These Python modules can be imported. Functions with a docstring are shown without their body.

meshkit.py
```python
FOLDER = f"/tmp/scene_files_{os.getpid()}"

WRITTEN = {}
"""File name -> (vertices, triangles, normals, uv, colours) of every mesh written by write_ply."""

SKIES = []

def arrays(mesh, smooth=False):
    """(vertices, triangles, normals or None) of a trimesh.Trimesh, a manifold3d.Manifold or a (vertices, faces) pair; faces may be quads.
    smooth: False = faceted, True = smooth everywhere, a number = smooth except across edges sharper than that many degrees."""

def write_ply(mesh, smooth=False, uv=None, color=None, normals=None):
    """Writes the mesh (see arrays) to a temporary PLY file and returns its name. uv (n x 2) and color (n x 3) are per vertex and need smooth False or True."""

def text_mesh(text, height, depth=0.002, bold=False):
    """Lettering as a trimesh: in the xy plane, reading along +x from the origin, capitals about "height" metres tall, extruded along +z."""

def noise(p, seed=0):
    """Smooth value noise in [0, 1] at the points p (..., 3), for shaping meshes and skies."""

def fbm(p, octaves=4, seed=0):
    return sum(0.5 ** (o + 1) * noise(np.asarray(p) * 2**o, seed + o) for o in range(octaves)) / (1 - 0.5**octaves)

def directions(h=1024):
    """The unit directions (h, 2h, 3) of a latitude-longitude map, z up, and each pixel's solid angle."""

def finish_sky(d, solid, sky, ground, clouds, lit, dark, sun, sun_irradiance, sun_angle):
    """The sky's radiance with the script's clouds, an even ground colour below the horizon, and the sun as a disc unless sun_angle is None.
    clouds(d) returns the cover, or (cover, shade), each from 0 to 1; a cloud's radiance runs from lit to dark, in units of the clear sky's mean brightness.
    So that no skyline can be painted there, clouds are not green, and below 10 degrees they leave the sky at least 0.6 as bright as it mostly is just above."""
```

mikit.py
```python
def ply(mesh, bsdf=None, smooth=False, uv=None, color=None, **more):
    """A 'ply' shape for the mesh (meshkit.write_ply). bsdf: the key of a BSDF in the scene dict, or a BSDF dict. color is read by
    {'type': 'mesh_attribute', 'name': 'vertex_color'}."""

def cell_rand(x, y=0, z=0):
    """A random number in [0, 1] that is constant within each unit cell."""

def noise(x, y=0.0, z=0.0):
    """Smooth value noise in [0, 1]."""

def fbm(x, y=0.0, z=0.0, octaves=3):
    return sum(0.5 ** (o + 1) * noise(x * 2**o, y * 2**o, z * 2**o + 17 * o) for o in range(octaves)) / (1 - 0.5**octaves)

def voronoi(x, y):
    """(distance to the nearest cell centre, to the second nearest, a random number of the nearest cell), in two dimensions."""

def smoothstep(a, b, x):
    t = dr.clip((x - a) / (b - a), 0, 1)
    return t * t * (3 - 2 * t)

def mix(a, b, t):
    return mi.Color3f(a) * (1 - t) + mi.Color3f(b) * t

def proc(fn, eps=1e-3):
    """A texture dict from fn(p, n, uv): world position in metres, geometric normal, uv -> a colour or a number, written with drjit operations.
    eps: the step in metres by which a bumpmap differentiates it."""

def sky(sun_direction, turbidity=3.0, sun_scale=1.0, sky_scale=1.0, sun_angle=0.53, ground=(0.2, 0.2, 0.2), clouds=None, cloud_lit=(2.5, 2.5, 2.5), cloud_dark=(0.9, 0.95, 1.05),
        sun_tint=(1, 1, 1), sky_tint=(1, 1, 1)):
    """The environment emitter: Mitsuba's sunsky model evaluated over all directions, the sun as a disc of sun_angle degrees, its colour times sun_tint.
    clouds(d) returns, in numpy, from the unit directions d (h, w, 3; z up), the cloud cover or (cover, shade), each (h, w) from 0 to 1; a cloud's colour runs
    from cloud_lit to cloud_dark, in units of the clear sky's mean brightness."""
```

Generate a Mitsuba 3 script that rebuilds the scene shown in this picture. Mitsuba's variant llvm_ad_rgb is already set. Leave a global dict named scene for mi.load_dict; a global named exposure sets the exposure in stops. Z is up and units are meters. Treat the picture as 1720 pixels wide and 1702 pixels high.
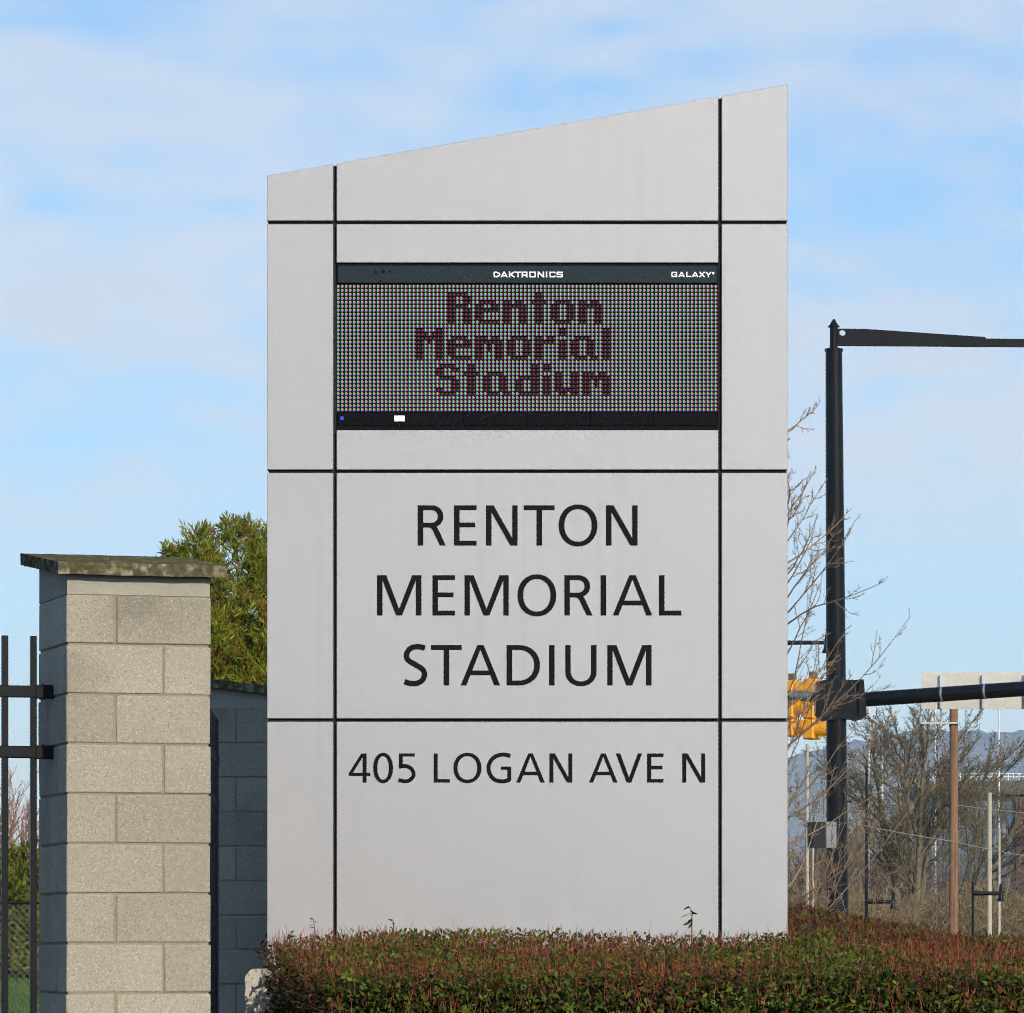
import math, random
import numpy as np, trimesh, drjit as dr, mitsuba as mi
import mikit, meshkit
from mikit import ply, proc, noise, fbm, voronoi, smoothstep, mix
from shapely.geometry import Polygon, LineString, Point, box as sbox
from shapely.ops import unary_union
from shapely import affinity

T = mi.ScalarTransform4f
scene, labels = {}, {}

# ------------------------------------------------------------------ camera, sky, exposure
EYE, F, CX, HOR = 1.6, 8000.0, 860.0, 1600.0          # eye height, focal length and horizon row in pixels of the 1720 x 1702 photograph
scene['camera'] = {
    'type': 'perspective', 'fov': 2 * math.degrees(math.atan(860 / F)), 'fov_axis': 'x', 'near_clip': 0.5, 'far_clip': 20000.0,
    'principal_point_offset_x': 0.0, 'principal_point_offset_y': -(HOR - 851) / 1702,
    'to_world': T().look_at(origin=[0, 0, EYE], target=[0, 10, EYE], up=[0, 0, 1]),
}
SUN_AZ, SUN_EL = math.radians(26), math.radians(27)
SUN = [math.sin(SUN_AZ) * math.cos(SUN_EL), -math.cos(SUN_AZ) * math.cos(SUN_EL), math.sin(SUN_EL)]


def clouds(d):
    """a thin broken sheet low over the whole horizon, thinner overhead, with a pale veil under it"""
    p = d * np.array([15.0, 15.0, 40.0])
    off = np.array([19.505, 24.991, 43.676])
    big = meshkit.fbm(p * 0.40 + off, 3, seed=11)
    mid = meshkit.fbm(p * 1.2 + off, 4, seed=5)
    fine = meshkit.fbm(p * 3.4, 3, seed=23)
    el = np.degrees(np.arcsin(np.clip(d[..., 2], -1, 1)))
    rip = meshkit.fbm(d * np.array([70.0, 70.0, 190.0]) + 7.7, 3, seed=41)
    cov = 0.46 * big + 0.34 * mid + 0.20 * fine + 0.20 * (rip - 0.5)
    cov = np.clip((cov - 0.40) / 0.25, 0, 1)
    cov = cov * cov * (3 - 2 * cov)
    band = np.clip((el - 4.2) / 2.0, 0, 1) * (1 - 0.75 * np.clip((el - 12) / 18, 0, 1))
    veil = 0.70 * np.exp(-np.maximum(el, 0) / 4.0)
    cover = np.clip(veil + 0.75 * cov * band, 0, 0.92)
    shade = np.clip(0.45 + 0.9 * (mid - 0.5) + 0.4 * (fine - 0.5), 0, 1) * band
    return cover, shade


scene['sky'] = mikit.sky(SUN, turbidity=3.0, sun_scale=1.32, sky_scale=1.55, clouds=clouds, cloud_lit=(1.9, 2.12, 2.42), cloud_dark=(1.6, 1.86, 2.3),
                         sky_tint=(0.74, 0.99, 1.27), sun_tint=(0.92, 1.06, 1.37))
exposure = 1.58


# ------------------------------------------------------------------ helpers
def at(px, py, Y):
    """The point at distance Y that the photograph shows at pixel (px, py)."""
    return np.array([(px - CX) / F * Y, Y, EYE + (HOR - py) / F * Y])


def numbered(key):
    if key not in scene and key not in labels:
        return key
    i = 1
    while f'{key}_{i:03d}' in scene or f'{key}_{i:03d}' in labels:
        i += 1
    return f'{key}_{i:03d}'


def add(key, mesh, bsdf, smooth=False, **kw):
    key = numbered(key)
    scene[key] = ply(mesh, bsdf, smooth, **kw)
    return key


def thing(name, label, cat, group=None):
    key = numbered(name)
    labels[key] = {'label': label, 'category': cat}
    if group:
        labels[key]['group'] = group
    return key


def stuff(key):
    labels.setdefault(key, {})['kind'] = 'stuff'


def structure(name, mesh, bsdf, smooth=False, **kw):
    key = add(name, mesh, bsdf, smooth, **kw)
    labels[key] = {'kind': 'structure'}
    return key


cat_mesh = trimesh.util.concatenate


def bevel_box(x0, x1, y0, y1, z0, z1, b=0.003):
    pts = []
    for sx in (0, 1):
        for sy in (0, 1):
            for sz in (0, 1):
                c = np.array([(x0, x1)[sx], (y0, y1)[sy], (z0, z1)[sz]], float)
                s = np.array([1 - 2 * sx, 1 - 2 * sy, 1 - 2 * sz]) * b
                for k in range(3):
                    q = c + s
                    q[k] = c[k]
                    pts.append(q)
    return trimesh.convex.convex_hull(np.array(pts))


def box(x0, x1, y0, y1, z0, z1):
    return trimesh.creation.box(bounds=[[x0, y0, z0], [x1, y1, z1]])


def tubes(polys, sides=4, caps=False):
    """Many polylines (points, radii) as one mesh of tapered tubes."""
    groups = {}
    for p, r in polys:
        groups.setdefault(len(p), []).append((p, r))
    V, Fc, off = [], [], 0
    ang = np.arange(sides) * 2 * np.pi / sides
    for n, items in groups.items():
        p = np.array([i[0] for i in items], float)
        r = np.array([np.broadcast_to(i[1], (n,)) for i in items], float)
        t = np.gradient(p, axis=1)
        t /= np.linalg.norm(t, axis=2, keepdims=True) + 1e-12
        mean = p[:, -1] - p[:, 0]
        ref = np.where((np.abs(mean[:, 2]) > 0.8 * np.linalg.norm(mean, axis=1))[:, None], [1.0, 0.13, 0], [0.1, 0, 1.0])[:, None]
        a = np.cross(t, np.broadcast_to(ref, t.shape))
        a /= np.linalg.norm(a, axis=2, keepdims=True) + 1e-12
        b = np.cross(t, a)
        v = p[:, :, None] + r[:, :, None, None] * (np.cos(ang)[None, None, :, None] * a[:, :, None] + np.sin(ang)[None, None, :, None] * b[:, :, None])
        m = len(items)
        i, j = np.meshgrid(np.arange(n - 1), np.arange(sides), indexing='ij')
        q = np.stack([i * sides + j, i * sides + (j + 1) % sides, (i + 1) * sides + (j + 1) % sides, (i + 1) * sides + j], -1).reshape(-1, 4)
        tri = np.vstack([q[:, [0, 1, 2]], q[:, [0, 2, 3]]])
        if caps:
            k = np.arange(1, sides - 1)
            tri = np.vstack([tri, np.stack([0 * k, k + 1, k], 1), np.stack([0 * k, k, k + 1], 1) + (n - 1) * sides])
        Fc.append((tri[None] + (np.arange(m) * n * sides)[:, None, None]).reshape(-1, 3) + off)
        V.append(v.reshape(-1, 3))
        off += m * n * sides
    return trimesh.Trimesh(np.vstack(V), np.vstack(Fc), process=False)


def rod(p0, p1, r0, r1=None, sides=16):
    r1 = r0 if r1 is None else r1
    return tubes([(np.linspace(p0, p1, 2), np.array([r0, r1]))], sides, True)


def lathe(profile, at_xyz=(0, 0, 0), sides=28):
    m = trimesh.creation.revolve(np.array(profile, float), sections=sides)
    m.apply_translation(at_xyz)
    return m


def extr(poly, depth):
    """A shapely shape drawn in (x, z), facing the camera: extruded along +y from 0 to depth."""
    out = []
    for g in getattr(poly, 'geoms', [poly]):
        m = trimesh.creation.extrude_polygon(g, depth, engine='earcut')
        v = m.vertices
        m = trimesh.Trimesh(np.stack([v[:, 0], depth - v[:, 2], v[:, 1]], 1), m.faces, process=False)
        out.append(m)
    return cat_mesh(out)


def rot_z(mesh, deg, origin=(0, 0, 0)):
    mesh.apply_transform(trimesh.transformations.rotation_matrix(math.radians(deg), [0, 0, 1], origin))
    return mesh


# ------------------------------------------------------------------ materials
def rgb(*c):
    return {'type': 'rgb', 'value': list(c)}


def mat(name, d):
    scene[name] = d
    return name


def plain(name, col, rough=0.6, spec=0.4, metallic=0.0, two=True):
    b = {'type': 'principled', 'base_color': rgb(*col) if isinstance(col, tuple) else col, 'roughness': rough, 'specular': spec, 'metallic': metallic}
    return mat(name, {'type': 'twosided', 'b': b} if two else b)


def t_panel(p, n, uv):
    s = fbm(p.x * 22, p.y * 3, p.z * 0.7, 3)
    w = noise(p.x * 1.3, p.y, p.z * 0.9 + 4)
    c = mix((0.361, 0.367, 0.388), (0.370, 0.376, 0.397), 0.4 * s + 0.6 * w)
    run = smoothstep(0.62, 0.85, noise(p.x * 34, 1.0, p.z * 0.25)) * smoothstep(0.35, 0.75, noise(p.x * 4 + 3, 2.0, p.z * 1.1))
    grime = smoothstep(2.35, 1.65, p.z) * fbm(p.x * 6, 0.0, p.z * 3, 3)
    return mi.Color3f(c) * (1 - 0.028 * run - 0.07 * grime)


mat('mat_panel', {'type': 'principled', 'base_color': proc(t_panel), 'metallic': 0.45, 'roughness': 0.52, 'specular': 0.5})
plain('mat_reveal', (0.010, 0.0095, 0.009), 0.7, 0.2)
plain('mat_letter', (0.004, 0.0045, 0.006), 0.55, 0.08)
plain('mat_white_print', (0.75, 0.76, 0.76), 0.5)
plain('mat_display_header', (0.014, 0.024, 0.033), 0.5, 0.12)
plain('mat_display_black', (0.003, 0.0035, 0.005), 0.55, 0.06)
plain('mat_display_face', (0.010, 0.010, 0.013), 0.8, 0.1)
plain('mat_blue', (0.01, 0.06, 0.5), 0.4)


def t_black_steel(p, n, uv):
    s = fbm(p.x * 14, p.y * 14, p.z * 5, 3)
    return mix((0.0045, 0.0055, 0.007), (0.009, 0.0105, 0.013), s)


mat('mat_black_steel', {'type': 'twosided', 'b': {'type': 'principled', 'base_color': proc(t_black_steel), 'roughness': 0.32, 'specular': 0.17}})


def speck(p, sc):
    a, b, c = voronoi((p.x * 0.83 + p.y * 0.9) * sc, (p.z + 0.21 * p.y) * sc)
    return a, c


def t_block(p, n, uv):
    a, c = speck(p, 150.0)
    a2, c2 = speck(p, 62.0)
    base = mix((0.30, 0.272, 0.212), (0.375, 0.345, 0.272), fbm(p.x * 2.1 + 9, p.y * 2.1, p.z * 2.6, 3))
    base = mix(base, (0.55, 0.52, 0.45), smoothstep(0.72, 0.95, c) * 0.62 * smoothstep(0.6, 0.3, a))
    base = mix(base, (0.15, 0.145, 0.14), smoothstep(0.28, 0.05, c) * 0.6 * smoothstep(0.6, 0.3, a))
    base = mix(base, (0.21, 0.23, 0.27), smoothstep(0.93, 0.97, c2) * 0.45 * smoothstep(0.35, 0.15, a2))
    base = mix(base, (0.40, 0.31, 0.19), smoothstep(0.06, 0.03, c2) * 0.45 * smoothstep(0.3, 0.15, a2))
    stain = smoothstep(0.55, 0.8, fbm(p.x * 5 + 3, p.y * 5, p.z * 3.3 + 7, 4))
    return mix(base, mi.Color3f(base) * 0.80, stain)


def h_block(p, n, uv):
    a, c = speck(p, 150.0)
    return 0.0012 * noise(p.x * 240, p.y * 240, p.z * 240) + 0.0012 * smoothstep(0.5, 0.1, a) * c


for nm, k in (('mat_block', 0.88), ('mat_block_light', 0.94), ('mat_block_dark', 0.81)):
    def fn(p, n, uv, k=k):
        return t_block(p, n, uv) * k
    mat(nm, {'type': 'bumpmap', 'tex': proc(h_block, 5e-4), 'scale': 1.0, 'b': {'type': 'principled', 'base_color': proc(fn), 'roughness': 0.9, 'specular': 0.2}})


def t_mortar(p, n, uv):
    return mix((0.195, 0.17, 0.118), (0.285, 0.25, 0.178), fbm(p.x * 30, p.y * 30, p.z * 30, 3))


mat('mat_mortar', {'type': 'diffuse', 'reflectance': proc(t_mortar)})


def t_concrete(p, n, uv):
    c = mix((0.27, 0.258, 0.22), (0.34, 0.327, 0.285), fbm(p.x * 5, p.y * 5, p.z * 9, 4))
    pit = smoothstep(0.72, 0.82, noise(p.x * 160, p.y * 160, p.z * 160))
    return mix(c, (0.2, 0.19, 0.16), 0.6 * pit)


mat('mat_concrete', {'type': 'diffuse', 'reflectance': proc(t_concrete)})


def t_cap(p, n, uv):
    c = mix((0.085, 0.075, 0.048), (0.24, 0.215, 0.15), smoothstep(0.38, 0.66, fbm(p.x * 38, p.y * 38, p.z * 30, 4)))
    moss = smoothstep(0.44, 0.56, fbm(p.x * 24 + 5, p.y * 24, p.z * 14, 4))
    moss = dr.maximum(moss, smoothstep(0.5, 0.9, n.z) * smoothstep(0.3, 0.5, fbm(p.x * 19, p.y * 19, 3.0, 3)))
    c = mix(c, (0.06, 0.055, 0.028), 0.8 * moss)
    return mix(c, (0.20, 0.18, 0.06), 0.3 * smoothstep(0.66, 0.76, noise(p.x * 45, p.y * 45, p.z * 45)))


def h_cap(p, n, uv):
    return 0.004 * fbm(p.x * 70, p.y * 70, p.z * 70, 3)


mat('mat_cap', {'type': 'bumpmap', 'tex': proc(h_cap, 1e-3), 'scale': 1.0, 'b': {'type': 'diffuse', 'reflectance': proc(t_cap)}})


def t_stub(p, n, uv):
    c = mix((0.34, 0.315, 0.265), (0.48, 0.455, 0.40), fbm(p.x * 16, p.y * 16, p.z * 11, 4))
    return mix(c, (0.22, 0.18, 0.12), 0.8 * smoothstep(0.66, 0.8, noise(p.x * 55, p.y * 55, p.z * 55)))


mat('mat_stub', {'type': 'diffuse', 'reflectance': proc(t_stub)})

vc = {'type': 'mesh_attribute', 'name': 'vertex_color'}
mat('mat_leaf', {'type': 'principledthin', 'base_color': vc, 'roughness': 0.42, 'diff_trans': 0.5, 'spec_trans': 0.0})
mat('mat_needle', {'type': 'principledthin', 'base_color': vc, 'roughness': 0.6, 'diff_trans': 0.55, 'spec_trans': 0.0})
mat('mat_twig', {'type': 'twosided', 'b': {'type': 'diffuse', 'reflectance': vc}})
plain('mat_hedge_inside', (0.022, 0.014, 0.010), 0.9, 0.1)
plain('mat_crown_inside', (0.012, 0.016, 0.006), 0.9, 0.1)


def t_bark(p, n, uv):
    return mix((0.085, 0.072, 0.052), (0.17, 0.15, 0.10), fbm(p.x * 20, p.y * 20, p.z * 5, 3))


mat('mat_bark', {'type': 'twosided', 'b': {'type': 'diffuse', 'reflectance': proc(t_bark)}})


def t_lawn(p, n, uv):
    return mix((0.045, 0.085, 0.02), (0.085, 0.14, 0.03), fbm(p.x * 3, p.y * 1.2, 0.0, 4))


mat('mat_lawn', {'type': 'diffuse', 'reflectance': proc(t_lawn)})


def t_ground(p, n, uv):
    c = mix((0.10, 0.085, 0.055), (0.17, 0.14, 0.09), fbm(p.x * 0.9, p.y * 0.4, 0.0, 4))
    c = mix(c, (0.08, 0.10, 0.035), smoothstep(0.45, 0.65, noise(p.x * 0.12 + 2, p.y * 0.05, 0.0)))
    soil = mix((0.035, 0.027, 0.02), (0.06, 0.047, 0.034), noise(p.x * 9, p.y * 9, 0.0))
    c = mix(soil, c, smoothstep(33.0, 36.0, p.y))
    return mix(mix((0.04, 0.04, 0.042), (0.058, 0.057, 0.056), fbm(p.x * 3, p.y * 3, 0.0, 4)), c, smoothstep(20.2, 20.6, p.y + 0.25 * noise(p.x * 3, p.y * 3, 0.0)))


mat('mat_ground', {'type': 'diffuse', 'reflectance': proc(t_ground)})


def t_hill(p, n, uv):
    c = mix((0.045, 0.045, 0.036), (0.10, 0.085, 0.07), fbm(p.x * 0.03, p.y * 0.03, p.z * 0.08, 4))
    return mix(c, (0.03, 0.045, 0.025), smoothstep(0.45, 0.6, noise(p.x * 0.011 + 7, p.y * 0.01, p.z * 0.03)))


mat('mat_hill', {'type': 'diffuse', 'reflectance': proc(t_hill)})


def t_pole_wood(p, n, uv):
    c = mix((0.15, 0.085, 0.05), (0.27, 0.165, 0.105), fbm(p.x * 26, p.y * 26, p.z * 1.6, 4))
    return mix(c, (0.07, 0.045, 0.03), 0.7 * smoothstep(0.68, 0.78, noise(p.x * 40, p.y * 40, p.z * 0.8)))


mat('mat_pole_wood', {'type': 'diffuse', 'reflectance': proc(t_pole_wood)})


def t_pale_pole(p, n, uv):
    return mix((0.30, 0.275, 0.22), (0.46, 0.43, 0.36), fbm(p.x * 9, p.y * 9, p.z * 1.4, 4))


mat('mat_pale_pole', {'type': 'diffuse', 'reflectance': proc(t_pale_pole)})


def t_sign_back(p, n, uv):
    return mix((0.40, 0.39, 0.36), (0.47, 0.46, 0.425), fbm(p.x * 3, p.y * 3, p.z * 8, 3))


mat('mat_sign_back', {'type': 'twosided', 'b': {'type': 'principled', 'base_color': proc(t_sign_back), 'roughness': 0.5, 'specular': 0.3}})
plain('mat_galvanized', (0.50, 0.52, 0.55), 0.35, 0.5, 0.8)
plain('mat_yellow', (0.72, 0.30, 0.008), 0.38, 0.5)
plain('mat_signal_back', (0.12, 0.085, 0.035), 0.6)
plain('mat_cabinet', (0.012, 0.013, 0.012), 0.4)
plain('mat_cabinet_side', (0.20, 0.215, 0.235), 0.45, 0.4, 0.3)
plain('mat_fascia', (0.07, 0.062, 0.055), 0.7)
plain('mat_window_glass', (0.055, 0.105, 0.17), 0.12, 0.9)
plain('mat_mullion', (0.16, 0.18, 0.2), 0.5)
plain('mat_white_paint', (0.62, 0.62, 0.60), 0.5)
plain('mat_brick_far', (0.10, 0.06, 0.05), 0.8)
plain('mat_wire', (0.25, 0.25, 0.25), 0.6)
plain('mat_chain', (0.10, 0.11, 0.11), 0.5)
plain('mat_porcelain', (0.55, 0.58, 0.62), 0.3)


# ------------------------------------------------------------------ ground
def ground_z(X, Y):
    X, Y = np.asarray(X, float), np.asarray(Y, float)
    z = np.interp(Y, [-300, 21, 24, 34, 60, 90, 140, 400, 9000], [0, 0, 0.35, 0.55, 1.05, 1.33, 1.6, 1.7, 1.7])
    left = np.interp(X, [-9, -1.8, -0.9], [0.0, 0.0, 1.0])
    return np.where(Y < 34, z * (0.25 + 0.75 * left), z)


def sheet(xs, ys, lift=0.0):
    X, Y = np.meshgrid(xs, ys, indexing='ij')
    Z = ground_z(X, Y) + lift
    v = np.stack([X, Y, Z], -1).reshape(-1, 3)
    n, m = len(xs), len(ys)
    i, j = np.meshgrid(np.arange(n - 1), np.arange(m - 1), indexing='ij')
    a = i * m + j
    q = np.stack([a, a + m, a + m + 1, a + 1], -1).reshape(-1, 4)
    return trimesh.Trimesh(v, np.vstack([q[:, [0, 1, 2]], q[:, [0, 2, 3]]]), process=False)


gx = np.unique(np.concatenate([np.linspace(-9000, 9000, 19), np.linspace(-60, 60, 41), np.linspace(-10, 10, 41)]))
gy = np.unique(np.concatenate([np.linspace(-200, 9000, 20), np.linspace(10, 150, 71), np.linspace(150, 600, 10)]))
structure('ground', sheet(gx, gy), 'mat_ground', True)
structure('lawn', sheet(np.linspace(-22, -3.2, 40), np.linspace(36, 92, 50), 0.02), 'mat_lawn', True)

rng = np.random.default_rng(7)


# hills: one long wooded ridge far off, higher to the right
def make_hill():
    xs = np.linspace(-5000, 5000, 900)
    rows = np.linspace(0, 1, 16)
    px = CX + xs / 5600 * F
    top = np.interp(px, [-3000, -400, 0, 60, 300, 700, 1100, 1330, 1440, 1560, 1700, 2100, 4000], [1380, 1420, 1440, 1442, 1400, 1330, 1290, 1262, 1236, 1222, 1215, 1230, 1300])
    h = (HOR - top) / F * 5600
    rough = meshkit.fbm(np.stack([xs * 0.012, xs * 0, xs * 0], -1), 5, seed=3) - 0.5
    V = []
    for r in rows:
        y = 5000 + 800 * r
        bump = (meshkit.fbm(np.stack([xs * 0.05, xs * 0 + r * 9, xs * 0], -1), 4, seed=8) - 0.5) * 22 * r
        V.append(np.stack([xs, xs * 0 + y, 1.0 + (h + rough * 12) * math.sin(r * math.pi / 2) ** 0.8 + bump], -1))
    V.append(np.stack([xs, xs * 0 + 6500, xs * 0 - 2], -1))
    V = np.array(V)
    n, m = V.shape[:2]
    i, j = np.meshgrid(np.arange(n - 1), np.arange(m - 1), indexing='ij')
    a = i * m + j
    q = np.stack([a, a + 1, a + m + 1, a + m], -1).reshape(-1, 4)
    return trimesh.Trimesh(V.reshape(-1, 3), np.vstack([q[:, [0, 1, 2]], q[:, [0, 2, 3]]]), process=False)


structure('hills', make_hill(), 'mat_hill', True)

# ------------------------------------------------------------------ monument sign
SY = 24.0                                   # its front face
K = F / SY


def sx(px): return (px - CX) / K
def sz(py): return EYE + (HOR - py) / K


SIGN = thing('monument_sign', 'tall silver panelled stadium sign with slanted top, black lettering and LED message board', 'sign')
DEPTH = 0.5


def top_py(px): return 295 - (px - 448.5) * (153 / 874.5)


def panel(x0, x1, ytop, ybot, y0, y1, b=0.0022):
    """ytop is a row or None for the slanted top"""
    X0, X1, zb = sx(x0), sx(x1), sz(ybot)
    zl, zr = (sz(top_py(x0)), sz(top_py(x1))) if ytop is None else (sz(ytop), sz(ytop))
    pts = []
    for X, s, zt in ((X0, 1, zl), (X1, -1, zr)):
        for yy, sy_ in ((y0, 1), (y1, -1)):
            for z, szn in ((zb, 1), (zt, -1)):
                for k in range(3):
                    o = [s * b, sy_ * b, szn * b]
                    o[k] = 0
                    pts.append([X + o[0], yy + o[1], z + o[2]])
    return trimesh.convex.convex_hull(np.array(pts))


BOT = 2120
for x0, x1 in ((448.5, 559.5), (1212.3, 1323.0)):
    for yt, yb in ((None, 371.0), (376.8, 789.2), (794.8, 1207.2), (1212.8, BOT)):
        add(SIGN + '__panel', panel(x0, x1, yt, yb, SY, SY + DEPTH), 'mat_panel')
for yt, yb in ((None, 371.0), (376.8, 441.5), (722.8, 789.2), (794.8, 1207.2), (1212.8, BOT)):
    add(SIGN + '__panel', panel(565.5, 1206.5, yt, yb, SY, SY + 0.03), 'mat_panel')
for yt, yb in ((None, 371.0), (376.8, 789.2), (794.8, 1207.2), (1212.8, BOT)):
    add(SIGN + '__panel', panel(565.5, 1206.5, yt, yb, SY + DEPTH - 0.03, SY + DEPTH), 'mat_panel')
ins = 0.008
core = Polygon([(sx(448.5) + ins, sz(BOT)), (sx(1323) - ins, sz(BOT)), (sx(1323) - ins, sz(top_py(1323)) - 0.02), (sx(448.5) + ins, sz(top_py(448.5)) - 0.02)])
# the dark frame seen in the reveals: fills between panels, hollow behind the display
core_mid = Polygon([(sx(559.5), sz(BOT)), (sx(1212.3), sz(BOT)), (sx(1212.3), sz(top_py(1212.3)) - 0.008), (sx(559.5), sz(top_py(559.5)) - 0.008)])
opening = sbox(sx(565.5), sz(722.8), sx(1206.5), sz(441.5))
m1 = extr(core_mid.difference(opening), DEPTH - 0.05)
m1.apply_translation([0, SY + 0.025, 0])
bars = [m1]
for yg0, yg1 in ((371.0, 376.8), (789.2, 794.8), (1207.2, 1212.8)):
    for xa, xb in ((448.5, 559.5), (1212.3, 1323.0)):
        XA, XB = sx(xa) + (ins if xa < 500 else 0), sx(xb) - (ins if xb > 1300 else 0)
        bars.append(box(XA, XB, SY + 0.02, SY + DEPTH - 0.02, sz(yg1) - 0.01, sz(yg0) + 0.01))
add(SIGN + '__reveal_frame', cat_mesh(bars), 'mat_reveal')

# lettering, drawn as outlines in units of cap height 320
Rr = lambda x0, y0, x1, y1: sbox(x0, y0, x1, y1)


def oval(cx, cy, rx, ry, e=2.12, n=72):
    t = np.linspace(0, 2 * np.pi, n, endpoint=False)
    c, s = np.cos(t), np.sin(t)
    return Polygon(np.stack([cx + rx * np.sign(c) * np.abs(c) ** (2 / e), cy + ry * np.sign(s) * np.abs(s) ** (2 / e)], 1))


def spline(pts, n=12):
    p = np.array(pts, float)
    q = np.vstack([2 * p[0] - p[1], p, 2 * p[-1] - p[-2]])
    out = []
    for i in range(1, len(q) - 2):
        for t in np.linspace(0, 1, n, endpoint=False):
            out.append(0.5 * ((2 * q[i]) + (-q[i - 1] + q[i + 1]) * t + (2 * q[i - 1] - 5 * q[i] + 4 * q[i + 1] - q[i + 2]) * t ** 2 + (-q[i - 1] + 3 * q[i] - 3 * q[i + 1] + q[i + 2]) * t ** 3))
    out.append(p[-1])
    return LineString(out)


def stroke(pts, w, curve=True):
    return (spline(pts) if curve else LineString(pts)).buffer(w / 2, cap_style=2, join_style=1 if curve else 2, quad_segs=6)


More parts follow.
